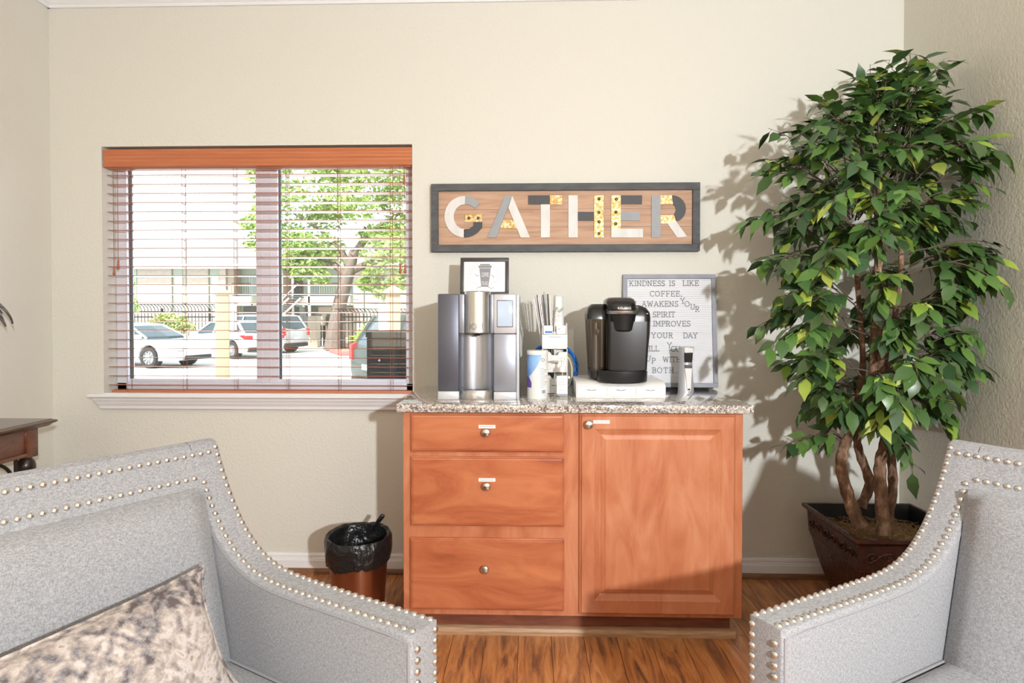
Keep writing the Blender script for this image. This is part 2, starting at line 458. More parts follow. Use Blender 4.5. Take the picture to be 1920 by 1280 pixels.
mb = MB(); mb.prism(side(bbp, 1, XR), 'y', YN, -.016); struct(mb.build('baseboard_right', M['white']))
for i, (x0, x1) in enumerate(((XL, -.46), (.775, XR))):
    mb = MB(); mb.prism(shp, 'x', x0, x1); struct(mb.build('trim_%d' % (i + 1), M['shoe']))
crp = [(0, 2.745), (-.012, 2.745), (-.014, 2.758), (-.020, 2.763), (-.035, 2.780), (-.055, 2.80), (-.070, 2.806), (-.074, 2.822), (-.082, 2.826), (-.082, H), (0, H)]
mb = MB(); mb.prism(crp, 'x', XL, XR); struct(mb.build('trim_3', M['white']))
mb = MB(); mb.prism(side(crp, -1, XL), 'y', YN, -.002); struct(mb.build('trim_4', M['white']))
mb = MB(); mb.prism(side(crp, 1, XR), 'y', YN, -.002); struct(mb.build('trim_5', M['white']))

# window: vinyl frame, mullion, two panes; stool and apron
win = struct(thing('window_1', 'two pane white vinyl window behind the wooden blind', 'window', ((WX0 + WX1) / 2, .13, WZ0)))
mb = MB()
FW = .052
mb.box(WX0, WX1, .10, .165, WZ0, WZ0 + .045, .004); mb.box(WX0, WX1, .10, .165, WZ1 - FW, WZ1, .004)
mb.box(WX0, WX0 + FW, .10, .165, WZ0, WZ1, .004); mb.box(WX1 - FW, WX1, .10, .165, WZ0, WZ1, .004)
mb.box(WX0 + FW, WX1 - FW, .112, .15, WZ0 + .045, WZ0 + .06, .003)
mb.build('window_frame', M['vinyl'], win, True)
MX0, MX1 = P(480, 500, 3.16).x, P(521, 500, 3.16).x
mb = MB(); mb.box(MX0, MX1, .108, .165, WZ0 + .045, WZ1 - FW, .004)
mb.box(MX0 + .028, MX0 + .034, .104, .11, WZ0 + .045, WZ1 - FW); mb.box(MX1 - .040, MX1 - .034, .104, .11, WZ0 + .045, WZ1 - FW)
mb.build('mullion', M['vinyl'], win, True)
mb = MB()
for x in (WX0 + FW, MX1): mb.box(x, x + .003, .125, .15, WZ0 + .05, WZ1 - FW)
mb.build('gasket', M['gasket'], win, True)
for x0, x1 in ((WX0 + FW, MX0), (MX1, WX1 - FW)):
    mb = MB(); mb.box(x0, x1, .145, .150, WZ0 + .05, WZ1 - FW); mb.build('window_pane', M['glass'], win, True)
mb = MB(); prof = [(.10, .872), (-.062, .872), (-.066, .868), (-.066, .860), (-.060, .856), (-.050, .852), (-.046, .842), (-.040, .835), (-.036, .826), (-.026, .812), (-.024, .800), (-.020, .796), (0, .796), (0, .846), (.10, .846)]
mb.prism([p for p in prof if p[0] <= 0] , 'x', -2.135, -.585)
# mitred left return: shrink towards the wall following the profile
for i, p in enumerate(mb.v):
    if p.x < -2.1: p.x = -2.135 + (.066 + p.y) * .8
mb.box(WX0, WX1, -.002, .10, .846, .872)
struct(mb.build('trim_6', M['white']))

# ------------------------------------------------------------------ blind
bl = thing('window_blind', 'reddish wooden venetian blind with open slats hanging in the window', 'blind', ((WX0 + WX1) / 2, .04, WZ0 + .02))
vx0, vx1 = P(193, 290, 3.05).x, P(773, 290, 3.06).x
z0, z1 = P(480, 311, 3.05).z, P(480, 278, 3.05).z
dz = z1 - z0
mb = MB()
vp = [(.012, 0), (.0, 0), (-.004, .003), (-.006, .012), (-.002, .022), (0, .026), (-.001, .034), (-.005, .042), (-.005, .052), (-.001, .058), (-.002, .066), (-.006, .074), (-.004, .082), (.012, .082)]
mb.prism([(p[0] + .004, z0 + p[1] / .082 * dz) for p in vp], 'x', vx0, vx1)
mb.build('valance', M['blind'], bl, True)
mb = MB(); mb.box(WX0 + .012, WX1 - .012, .022, .075, z0 - .004, z1 - .008, .003); mb.build('headrail', M['blind'], bl, True)
sx0, sx1 = P(203, 500, 3.08).x, WX1 - .004
zt, zb = P(480, 327, 3.075).z, P(480, 722.5, 3.075).z
mb = MB(); TILT = R(3.2)
for i in range(24):
    z = zt + (zb - zt) * i / 23
    T = Matrix.Translation((0, .052, z)) @ Matrix.Rotation(-TILT, 4, 'X')
    mb.prism([(-.025, -.0014), (.025, -.0014), (.0255, 0), (.025, .0014), (-.025, .0014), (-.0255, 0)], 'x', sx0, sx1, M=T)
mb.build('slats', M['slat'], bl, True)
zr = P(480, 735, 3.075).z
mb = MB(); mb.box(sx0 + .012, sx1, .027, .077, zr - .008, zr + .009, .004); mb.build('bottom_rail', M['blind'], bl, True)
for px in (243, 347, 443, 540, 636, 734):
    x = P(px, 500, 3.1).x
    mb = MB()
    for y in (.026, .078): mb.tube([(x - (.012 if y > .05 else 0), y, zr), (x - (.012 if y > .05 else 0), y, z0)], .0009, 4)
    mb.tube([(x + .006, .052, zr), (x + .006, .052, z0)], .0011, 4)
    for i in range(24):
        z = zt + (zb - zt) * i / 23
        mb.tube([(x, .024, z + .0005), (x - .012, .08, z - .004)], .0008, 4)
    mb.build('ladder_cord', M['cord'], bl, True)
def pull(px, py):
    p = P(px, py, 3.062); x, z = p.x, p.z
    mb = MB(); mb.tube([(x, .016, z + .01), (x, .016, z0)], .0012, 5); c = mb.build('pull_cord', M['cord'], bl, True)
    mb = MB(); mb.lathe([(.001, .018), (.005, .017), (.0048, .008), (.004, .0), (.0062, -.014), (.0068, -.022), (.004, -.027), (.0, -.027)], 12, M=Matrix.Translation((x, .016, z)))
    mb.build('tassel', M['tassel'], c, True)
for a in ((221, 494), (213, 506), (757, 335), (750, 502), (759, 502)): pull(*a)

# ------------------------------------------------------------------ cabinet and worktop
CX0, CX1, CY = -.493, .806, -.62
cab = thing('coffee_cabinet', 'orange cherry wood base cabinet with three drawers and one panelled door', 'cabinet', ((CX0 + CX1) / 2, -.32, 0))
ZB, ZC = .095, .882
mb = MB(); mb.box(CX0, CX1, CY, -.012, ZB, ZC, .0015, 1); mb.build('carcass', M['cherry_v'], cab, True)
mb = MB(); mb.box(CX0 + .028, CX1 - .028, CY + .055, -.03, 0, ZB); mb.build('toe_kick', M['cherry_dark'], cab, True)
mb = MB(); mb.prism([(0, 0), (-.024, 0), (-.024, .014), (-.018, .026), (-.008, .031), (0, .031)], 'x', CX0 + .012, CX1 - .012, M=Matrix.Translation((0, CY + .055, 0)))
mb.build('shoe_moulding', M['shoe_light'], cab, True)
def w2(px, py, d=2.41): p = P(px, py, d); return p.x, p.z
def slab(x0, x1, z0, z1, y=CY, t=.02, e=.012):
    """drawer front: flat field with a small stepped ogee edge"""
    b = MB()
    def ring(o, yy): return [(x0 + o, yy, z0 + o), (x1 - o, yy, z0 + o), (x1 - o, yy, z1 - o), (x0 + o, yy, z1 - o)]
    b.loft([ring(0, y), ring(0, y - t * .55), ring(.003, y - t * .62), ring(e * .55, y - t * .85), ring(e, y - t * .9), ring(e + .001, y - t), ring(e + .01, y - t)], smooth=False)
    return b
def knob(x, z, y, parent):
    b = MB(); b.lathe([(.0055, 0), (.0055, .010), (.008, .013), (.0155, .017), (.0165, .021), (.014, .026), (.008, .0285), (0, .029)], 24, M=Matrix.Translation((x, y, z)) @ Matrix.Rotation(PI / 2, 4, 'X'))
    o = b.build('knob', M['nickel'], parent, True); o['label'] = 'round brushed nickel knob'
def strip(x, z, y, parent, wd=.064):
    b = MB(); b.box(x - wd / 2, x + wd / 2, y - .001, y, z - .0065, z + .0065)
    o = b.build('label_strip', M['paper'], parent, True); o['label'] = 'white paper label strip'
    t = MB(); t.box(x - .026, x + .026, y - .0014, y - .001, z - .0008, z + .0008); t.build('print_line', M['boardgrey'], o, True)
for (ax, ay, bx, by, kx, ky, sx_, sy_) in ((769, 776, 1058, 849, 911, 811, 913, 800), (769, 856, 1058, 989, 912, 912, 913, 900), (768, 1009, 1058, 1147, 909, 1068, None, None)):
    x0, zt_ = w2(ax, ay); x1, zb_ = w2(bx, by)
    o = slab(x0, x1, zb_, zt_).build('drawer', M['cherry_h'], cab, True)
    kx_, kz_ = w2(kx, ky, 2.39); knob(kx_, kz_, CY - .02, o)
    if sx_: q = w2(sx_, sy_, 2.405); strip(q[0], q[1], CY - .02, o)
x0, zt_ = w2(1087, 776); x1, zb_ = w2(1379, 1156)
dm = MB()
def dring(o, y, ob=None):
    return [(x0 + o, y, zb_ + o), (x1 - o, y, zb_ + o), (x1 - o, y, zt_ - o), (x0 + o, y, zt_ - o)]
yf = CY - .021
dm.loft([dring(0, CY), dring(0, yf + .009), dring(.004, yf + .007), dring(.008, yf + .002), dring(.009, yf), dring(.056, yf), dring(.057, yf + .001), dring(.078, yf + .0105), dring(.081, yf + .0105), dring(.082, yf + .009), dring(.096, yf + .0035), dring(.098, yf + .0018), dring(.099, yf + .001), dring(.12, yf + .001)], smooth=False)
door = dm.build('door', M['cherry_v'], cab, True)
q = w2(1104, 796, 2.39); knob(q[0], q[1], yf, door)
q = w2(1128, 791, 2.405); strip(q[0], q[1], yf, door, .062)

ZT = .914
mb = MB(); mb.box(-.513, .837, -.65, -.002, ZC, ZT, .004, 2)
tag(mb.build('countertop', M['granite'], None), 'polished speckled brown granite worktop on the cherry cabinet', 'worktop')

# ------------------------------------------------------------------ sign on the wall
sg = thing('wall_sign', 'long wooden sign in a charcoal frame spelling GATHER in mixed letters', 'sign', (.16, -.012, 1.56))
def cs(x, y, d=3.03): return P(790 + x / 3.5556, 330 + y / 3.5556, d)
a, b_ = cs(68, 56), cs(1852, 502)
SX0, SX1, SZ0, SZ1 = a.x, b_.x, b_.z, a.z
fw = .034
mb = MB()
mb.box(SX0 + .01, SX1 - .01, -.020, -.003, SZ0 + .01, SZ1 - .01)
mb.build('plank_back', M['signwood'], sg, True)
mb = MB()
for z in (.33, .66): 
    zz = SZ0 + fw + (SZ1 - SZ0 - 2 * fw) * z
    mb.box(SX0 + fw, SX1 - fw, -.0204, -.019, zz - .0007, zz + .0007)
mb.build('plank_groove', M['darkgrey'], sg, True)
mb = MB()
mb.box(SX0, SX1, -.036, -.001, SZ1 - fw, SZ1, .0015, 1); mb.box(SX0, SX1, -.036, -.001, SZ0, SZ0 + fw, .0015, 1)
mb.box(SX0, SX0 + fw, -.0358, -.001, SZ0 + fw, SZ1 - fw, .0015, 1); mb.box(SX1 - fw, SX1, -.0358, -.001, SZ0 + fw, SZ1 - fw, .0015, 1)
mb.build('sign_frame', M['signframe'], sg, True)
def arc(cx, cy, rx, ry, a0, a1, n=14): return [(cx + rx * math.cos(R(a0 + (a1 - a0) * i / n)), cy - ry * math.sin(R(a0 + (a1 - a0) * i / n))) for i in range(n + 1)]
def rect(x0, y0, x1, y1): return [(x0, y0), (x1, y0), (x1, y1), (x0, y1)]
GC = (288, 272)
letters = {
 'G': [('lwhite', arc(*GC, 133, 138, 88, 271) + arc(*GC, 71, 82, 271, 88)), ('lgrey', arc(*GC, 133, 138, 88, 40) + arc(*GC, 90, 84, 40, 88)),
       ('ldark', [(285, 410)] + arc(*GC, 133, 138, 275, 322) + [(406, 345), (406, 308), (348, 308), (348, 332), (320, 352), (285, 356)]), ('gold', rect(290, 255, 405, 307))],
 'A': [('lgrey', [(557, 133), (606, 133), (500, 410), (440, 410)]), ('lwhite', [(606, 133), (725, 410), (662, 410), (580, 212)]), ('gold', [(547, 296), (614, 296), (637, 350), (524, 350)])],
 'T': [('ldark', rect(713, 130, 857, 190)), ('gold', rect(857, 130, 937, 190)), ('lwhite', rect(796, 190, 857, 410))],
 'H': [('lwhite', rect(980, 130, 1042, 410)), ('ldark', rect(1042, 240, 1151, 298)), ('gold', rect(1151, 130, 1214, 410))],
 'E': [('gold', rect(1266, 130, 1328, 352)), ('ldark', rect(1328, 130, 1470, 188)), ('lgrey', rect(1328, 240, 1456, 298)), ('lwhite', rect(1266, 352, 1476, 410))],
 'R': [('lgrey', rect(1533, 130, 1593, 410)), ('gold', [(1593, 130), (1668, 130), (1676, 188), (1593, 188)]),
       ('ldark', [(1668, 130)] + arc(1672, 220, 90, 90, 80, -60, 12) + [(1698, 300), (1690, 262)] + arc(1660, 224, 36, 38, -50, 70, 8) + [(1676, 188)]),
       ('gold', [(1593, 262), (1682, 262), (1697, 303), (1640, 318), (1593, 318)]), ('lwhite', [(1640, 318), (1697, 303), (1771, 406), (1703, 410)])]}
rivs = {'G': [(318, 281), (380, 281)], 'H': [(1183, 153), (1183, 243), (1183, 306), (1183, 384)], 'E': [(1298, 156), (1296, 241), (1294, 319)]}
for k, pcs in letters.items():
    names = ['lwhite', 'lgrey', 'ldark', 'gold', 'rivet']
    mb = MB()
    for mn, poly in pcs:
        pts = [(cs(x, y).x, cs(x, y).z) for x, y in poly]
        mb.prism(pts, 'y', -.0265, -.019, mi=names.index(mn))
    o = mb.build('letter', [M[n] for n in names], sg, True)
    o['label'] = 'letter %s in painted and gilt pieces' % k
    for x, y in rivs.get(k, ()):
        p = cs(x, y); rb = MB(); rb.ball((p.x, -.0265, p.z), .0075, 12, 8, sy=.6); rb.build('rivet', M['rivet'], o, True)

# ------------------------------------------------------------------ big coffee machine
W_ = -.372
mc = thing('coffee_machine', 'tall slate grey and silver touchscreen coffee brewer at left end of worktop', 'coffee machine', (-.215, -.36, ZT))
def m(x): return (x - 335) / 1945 - .372 + .0      # local metres across the front
def mz(y): return ZT + (1150 - y) / 1945
yF, yB = -.525, -.19
mb = MB(); mb.box(m(335), m(500), yF, yB, mz(1082), mz(325), .006); mb.build('left_housing', M['slate'], mc, True)
mb = MB(); mb.box(m(335), m(500), yF - .002, yB, ZT, mz(1082), .004); mb.box(m(770), m(945), yF - .002, yB, ZT, mz(1085), .004); mb.build('base_band', M['silver'], mc, True)
mb = MB(); mb.box(m(770), m(945), yF, yB, mz(1085), mz(636), .005); mb.build('right_housing', M['slate2'], mc, True)
mb = MB(); mb.box(m(770), m(945), yF - .002, yB, mz(635), mz(328), .006); bz = mb.build('control_panel', M['silver'], mc, True)
mb = MB(); mb.box(m(795), m(921), yF - .0036, yF, mz(584), mz(374), .002); mb.build('screen_bezel', M['darkgrey'], bz, True)
mb = MB(); mb.box(m(800), m(916), yF - .0044, yF - .001, mz(578), mz(380), .001); mb.build('screen', M['screen'], bz, True)
# channel: concave brushed back, side cheeks, cap above
mb = MB()
cx = (m(500) + m(770)) / 2; hw = (m(770) - m(500)) / 2
ring = []
for k in range(17):
    t = PI * k / 16
    ring.append((cx - hw * math.cos(t), yF + .012 + .055 * math.sin(t)))
mb.prism(ring + [(m(770), yB), (m(500), yB)], 'z', ZT + .02, mz(330), smooth=False, bev=0)
for i in range(len(mb.sm)): mb.sm[i] = True
mb.build('channel_back', M['steel_mid'], mc, True)
mb = MB(); mb.box(m(500), m(542), yF + .006, yB, mz(632), mz(328), .003); mb.box(m(742), m(770), yF + .006, yB, mz(632), mz(328), .003); mb.build('head_cheeks', M['slate2'], mc, True)
hr = (m(745) - m(540)) / 2; hc = (m(745) + m(540)) / 2
mb = MB(); mb.lathe([(0, mz(632)), (hr - .004, mz(632)), (hr, mz(626)), (hr, mz(312)), (hr - .004, mz(304)), (0, mz(303))], 40, M=Matrix.Translation((hc, yF + .028, 0)))
hd = mb.build('brew_head', M['steel'], mc, True)
mb = MB(); mb.lathe([(0, mz(650)), (.012, mz(650)), (.016, mz(640)), (.03, mz(632)), (.0, mz(632))], 20, M=Matrix.Translation((hc - .004, yF + .02, 0))); mb.build('nozzle', M['black'], hd, True)
lg = MB()
def ontube(mb_, r, cy):
    for p in mb_.v:
        a_ = (p.x - hc) / r; yy = p.y
        p.x = hc + r * math.sin(a_); p.y = cy - r * math.cos(a_) + (yy - yF)
    return mb_
lt = text_mb('iON', .036, facing(hc - .003, yF - .0006, mz(602)), .0006, sx=.95)
ontube(lt, hr + .0008, yF + .028)
lt.build('logo', M['slate2'], hd, True)
mb = MB(); tr = hw
mb.lathe([(0, ZT), (tr - .002, ZT), (tr, ZT + .003), (tr, ZT + .036), (tr - .003, ZT + .039), (tr - .009, ZT + .039), (tr - .010, ZT + .035), (0, ZT + .035)], 40, M=Matrix.Translation((cx, yF + .044, 0)) @ Matrix.Scale(.80, 4, (0, 1, 0)))
dt = mb.build('drip_tray', M['steel'], mc, True)
mb = MB()
for k in range(9): mb.box(cx - .05, cx + .05, yF + .002 + k * .008, yF + .005 + k * .008, ZT + .035, ZT + .037)
mb.build('tray_grate', M['darkgrey'], dt, True)
# right flank: pale tank strip, steel rear shell with vent dots
mb = MB(); mb.box(m(945), m(968), yF + .012, yB - .16, ZT, mz(330), .003); mb.build('tank_window', M['silver'], mc, True)
mb = MB(); mb.box(m(945), m(966), yF + .14, yB, ZT, mz(322), .004); mb.box(m(335), m(966), yB - .02, yB + .0, ZT, mz(326), .004); sh = mb.build('rear_shell', M['slate2'], mc, True)
mb = MB()
for k in range(14): mb.ball((m(966), yB - .06, mz(640 + k * 13)), .0024, 6, 4)
mb.build('vent_dots', M['paper'], sh, True)

# framed print on the machine
fr = thing('picture_frame', 'small charcoal framed COFFEE TO GO print leaning on top of the coffee brewer', 'picture', (-.19, -.24, mz(322)))
p0, p1 = P(863, 482, 2.80), P(954, 552, 2.80)
fx0, fx1, fz0, fz1 = p0.x, p1.x, mz(322) + .001, p0.z
T = Matrix.Translation(((fx0 + fx1) / 2, -.262, fz0)) @ Matrix.Rotation(R(-7), 4, 'X')
fwid, fh = (fx1 - fx0), (fz1 - fz0)
mb = MB(); q = .0155; hwf = fwid / 2
mb.box(-hwf, hwf, 0, .016, fh - q - .002, fh, .002, M=T); mb.box(-hwf, hwf, 0, .016, 0, q, .002, M=T)
mb.box(-hwf, -hwf + q, 0, .016, q, fh - q, .001, M=T); mb.box(hwf - q, hwf, 0, .016, q, fh - q, .001, M=T)
mb.box(-hwf + .004, hwf - .004, .010, .014, .004, fh - .004, M=T)
mb.build('frame_moulding', M['frame_black'], fr, True)
mb = MB(); mb.box(-hwf + q - .001, hwf - q + .001, .006, .010, q - .001, fh - q, M=T); mb.build('print_sheet', M['print'], fr, True)
# cup drawing
pr = MB()
def dpt(x, y): return ((x - 697) / 1.75 / 1000, .0052, fh - (y - 48) / 1.75 / 1000)    # crop pixels of the drawing
def poly2(pts): pr.add([dpt(*p) for p in pts], [list(range(len(pts)))], M=T)
poly2([(663, 96), (735, 96), (740, 106), (660, 106)]); poly2([(652, 108), (749, 108), (752, 127), (648, 127)])
poly2([(656, 130), (745, 130), (727, 275), (672, 275)])
def line2(pts, r=.0011): pr.tube([T @ Vector(dpt(*p)) for p in pts], r, 4)
line2([(657, 188), (640, 190), (622, 175)]); line2([(742, 183), (762, 188), (772, 208)]); line2([(678, 274), (650, 278), (636, 290)]); line2([(722, 274), (750, 290), (766, 280)])
pr.build('cup_drawing', M['ink'], fr, True)
t1 = text_mb('COFFEE', .026, T @ Matrix.Translation((dpt(701, 200)[0], .0048, dpt(0, 196)[2])) @ Matrix.Rotation(PI / 2, 4, 'X'), .0003, sx=.36)
t2 = text_mb('TO-GO', .024, T @ Matrix.Translation((dpt(700, 265)[0], .0048, dpt(0, 262)[2])) @ Matrix.Rotation(PI / 2, 4, 'X'), .0003, sx=.36)
t1.build('lettering', M['print'], fr, True); t2.build('lettering', M['print'], fr, True)
ry = MB(); ry2 = MB()
for a_ in range(0, 360, 15):
    if 60 < a_ < 120 or 240 < a_ < 300: continue
    c_, s_ = math.cos(R(a_)), math.sin(R(a_))
    (ry if c_ > 0 else ry2).tube([T @ Vector(dpt(697 + 95 * c_, 180 + 75 * s_)), T @ Vector(dpt(697 + 135 * c_, 180 + 95 * s_))], .0004, 4)
ry.build('ray_lines', M['boardgrey'], fr, True); ry2.build('ray_lines', M['boardgrey'], fr, True)

# ------------------------------------------------------------------ things on the worktop
# white drawer unit under the small brewer
x0, x1 = P(1080, 740, 2.61).x, P(1249, 740, 2.61).x
yk = -3.05 + 2.61
kd = thing('coffee_pod_organizer', 'low white coffee pod drawer unit under the black brewer', 'organizer', ((x0 + x1) / 2, yk + .15, ZT))
mb = MB(); hk = .066
mb.prism([(yk + .004, ZT), (yk + .004, ZT + .046), (yk + .01, ZT + .054), (yk + .036, ZT + hk), (yk + .30, ZT + hk), (yk + .30, ZT)], 'x', x0, x1, .004)
mb.build('unit_shell', M['whitegloss'], kd, True)
for k in range(3):
    a_ = x0 + .004 + (x1 - x0 - .008) * k / 3; b_ = x0 + .004 + (x1 - x0 - .008) * (k + 1) / 3
    mb = MB(); mb.box(a_ + .0012, b_ - .0012, yk, yk + .02, ZT + .003, ZT + .048, .003); o = mb.build('drawer', M['whiteplastic'], kd, True)
    mb = MB(); c_ = (a_ + b_) / 2
    mb.prism([(c_ - .024, ZT + .0335), (c_ - .012, ZT + .0335), (c_, ZT + .031), (c_ + .012, ZT + .0335), (c_ + .024, ZT + .0335), (c_ + .012, ZT + .0305), (c_, ZT + .0292), (c_ - .012, ZT + .0305)], 'y', yk - .0008, yk + .004)
    mb.build('finger_slot', M['darkgrey'], o, True)
ZK = ZT + hk

# black pod brewer
kb = thing('pod_brewer', 'black and silver single cup pod brewer with clear water tank at left', 'coffee maker', (P(1156, 700, 2.74).x, -.36, ZK), R(-2))
S = 1 / 1864
def kx(x): return (x - 500) * S
def kz(y): return (930 - y) * S
mb = MB()     # main body, lofted rounded column
def rrect(xa, xb, ya, yb, z, r, n=5):
    pts = []
    for cx_, cy_, a0 in ((xb - r, yb - r, 0), (xa + r, yb - r, 90), (xa + r, ya + r, 180), (xb - r, ya + r, 270)):
        for k in range(n + 1):
            t = R(a0 + 90 * k / n); pts.append((cx_ + r * math.cos(t), cy_ + r * math.sin(t), z))
    return pts
XA, XB = kx(402), kx(733)
mb.loft([rrect(XA, XB - .018, -.085, .15, .0, .03), rrect(XA, XB - .016, -.085, .15, kz(850), .03), rrect(XA, XB - .002, -.09, .15, kz(560), .03), rrect(XA, XB, -.09, .15, kz(440), .03), rrect(XA, XB - .003, -.088, .15, kz(400), .03), rrect(XA, XB - .016, -.08, .15, kz(365), .03), rrect(XA, XB - .04, -.07, .14, kz(345), .03)])
mb.build('body', M['blackgloss'], kb)
mb = MB(); mb.loft([rrect(XA + .004, kx(700), -.098, -.07, kz(838), .012), rrect(XA + .004, kx(712), -.101, -.07, kz(600), .012), rrect(XA + .004, kx(716), -.101, -.07, kz(470), .012)]); mb.build('front_panel', M['blackgloss'], kb)
mb = MB()
hx = kx(520); hr_ = .058
mb.lathe([(.0, kz(545)), (.036, kz(545)), (.044, kz(535)), (.054, kz(425)), (.056, kz(412))], 32, M=Matrix.Translation((hx, -.075, 0)), sy=.95); bh = mb.build('brew_head', M['black'], kb)
mb = MB(); mb.lathe([(.056, kz(414)), (.064, kz(412)), (.067, kz(402)), (.066, kz(362)), (.060, kz(356))], 40, M=Matrix.Translation((hx, -.07, 0)), sy=1.0); mb.build('silver_collar', M['steel'], bh)
mb = MB()
mb.loft([rrect(kx(410), kx(612), -.138, .04, kz(388), .040, 6), rrect(kx(402), kx(614), -.143, .05, kz(380), .042, 6), rrect(kx(392), kx(614), -.143, .06, kz(350), .042, 6), rrect(kx(388), kx(611), -.132, .08, kz(322), .042, 6), rrect(kx(396), kx(604), -.112, .09, kz(300), .040, 6), rrect(kx(416), kx(584), -.085, .08, kz(286), .036, 6)])
mb.add([], []); hl = mb.build('lid_handle', M['blackgloss'], kb)
t = text_mb('KEURIG', .0135, Matrix.Translation((kx(518), -.1434, kz(378))) @ Matrix.Rotation(PI / 2, 4, 'X'), .0004, sx=1.15); t.build('logo', M['paper'], hl)
mb = MB()
for x, y in ((655, 405), (700, 410), (672, 375)): mb.ball((kx(x), -.083 + (.01 if y < 380 else 0), kz(y)), .0055, 10, 6, sy=.5, sz=.5)
mb.build('buttons', M['silver'], kb)
# tank
ta, tb = kx(250), kx(398)
mb = MB(); mb.loft([rrect(ta + .012, tb, -.06, .13, kz(900), .022), rrect(ta + .012, tb, -.06, .13, kz(850), .022), rrect(ta, tb, -.07, .13, kz(450), .024)], cap=False); mb.build('water_tank', M['smoke'], kb)
mb = MB(); mb.loft([rrect(ta + .012, tb, -.06, .13, kz(902), .022), rrect(ta + .011, tb, -.061, .13, kz(850), .022)]); mb.build('tank_base', M['blackgloss'], kb)
mb = MB(); mb.loft([rrect(ta - .002, tb + .004, -.072, .13, kz(452), .024), rrect(ta - .002, tb + .004, -.072, .13, kz(420), .026), rrect(ta + .004, tb + .004, -.06, .13, kz(365), .026), rrect(ta + .02, tb + .004, -.04, .12, kz(335), .026)]); mb.build('tank_lid', M['blackgloss'], kb)
mb = MB(); mb.tube([((ta + tb) / 2 + .004, .05, kz(880)), ((ta + tb) / 2 + .004, .05, kz(480))], .012, 12); mb.ball(((ta + tb) / 2 + .01, .0, kz(550)), .010, 12, 8, sz=1.4); mb.build('tank_float', M['silver'], kb)
mb = MB(); bx_ = (kx(300) + kx(700)) / 2; br_ = (kx(705) - kx(325)) / 2
mb.lathe([(0, 0), (br_ - .003, 0), (br_, .004), (br_ + .001, kz(848)), (br_ - .004, kz(842)), (br_ - .012, kz(842)), (br_ - .013, kz(850)), (0, kz(850))], 40, M=Matrix.Translation((bx_ + .01, -.06, 0)), sy=.62); mb.build('drip_tray', M['black'], kb)

# letter board
p0, p1 = P(1170, 514, 2.995), P(1347, 726, 2.98)
lb = thing('letter_board', 'grey framed white felt letter board with coffee quote leaning on wall', 'letter board', ((p0.x + p1.x) / 2, -.07, ZT), 0)
wB, hB = p1.x - p0.x, p0.z - ZT
T = Matrix.Translation((0, 0, .002)) @ Matrix.Rotation(R(-5.5), 4, 'X'); hB = hB / math.cos(R(5.5))
q = .0205; e = wB / 2
mb = MB()
mb.box(-e, e, 0, .019, hB - q, hB, .0012, 1, M=T); mb.box(-e, e, 0, .019, 0, q, .0012, 1, M=T); mb.box(-e, -e + q, 0, .019, q, hB - q, .0012, 1, M=T); mb.box(e - q, e, 0, .019, q, hB - q, .0012, 1, M=T)
mb.build('board_frame', M['boardgrey'], lb)
mb = MB(); mb.box(-e + q, e - q, .0115, .0165, q, hB - q, M=T)
n = 46
for k in range(n):
    zc = q + (hB - 2 * q) * (k + .5) / n; hh = (hB - 2 * q) / n
    mb.prism([(.0115, zc - hh * .40), (.0085, zc - hh * .32), (.0085, zc + hh * .32), (.0115, zc + hh * .40)], 'x', -e + q, e - q, M=T)
mb.build('felt_board', M['felt'], lb)
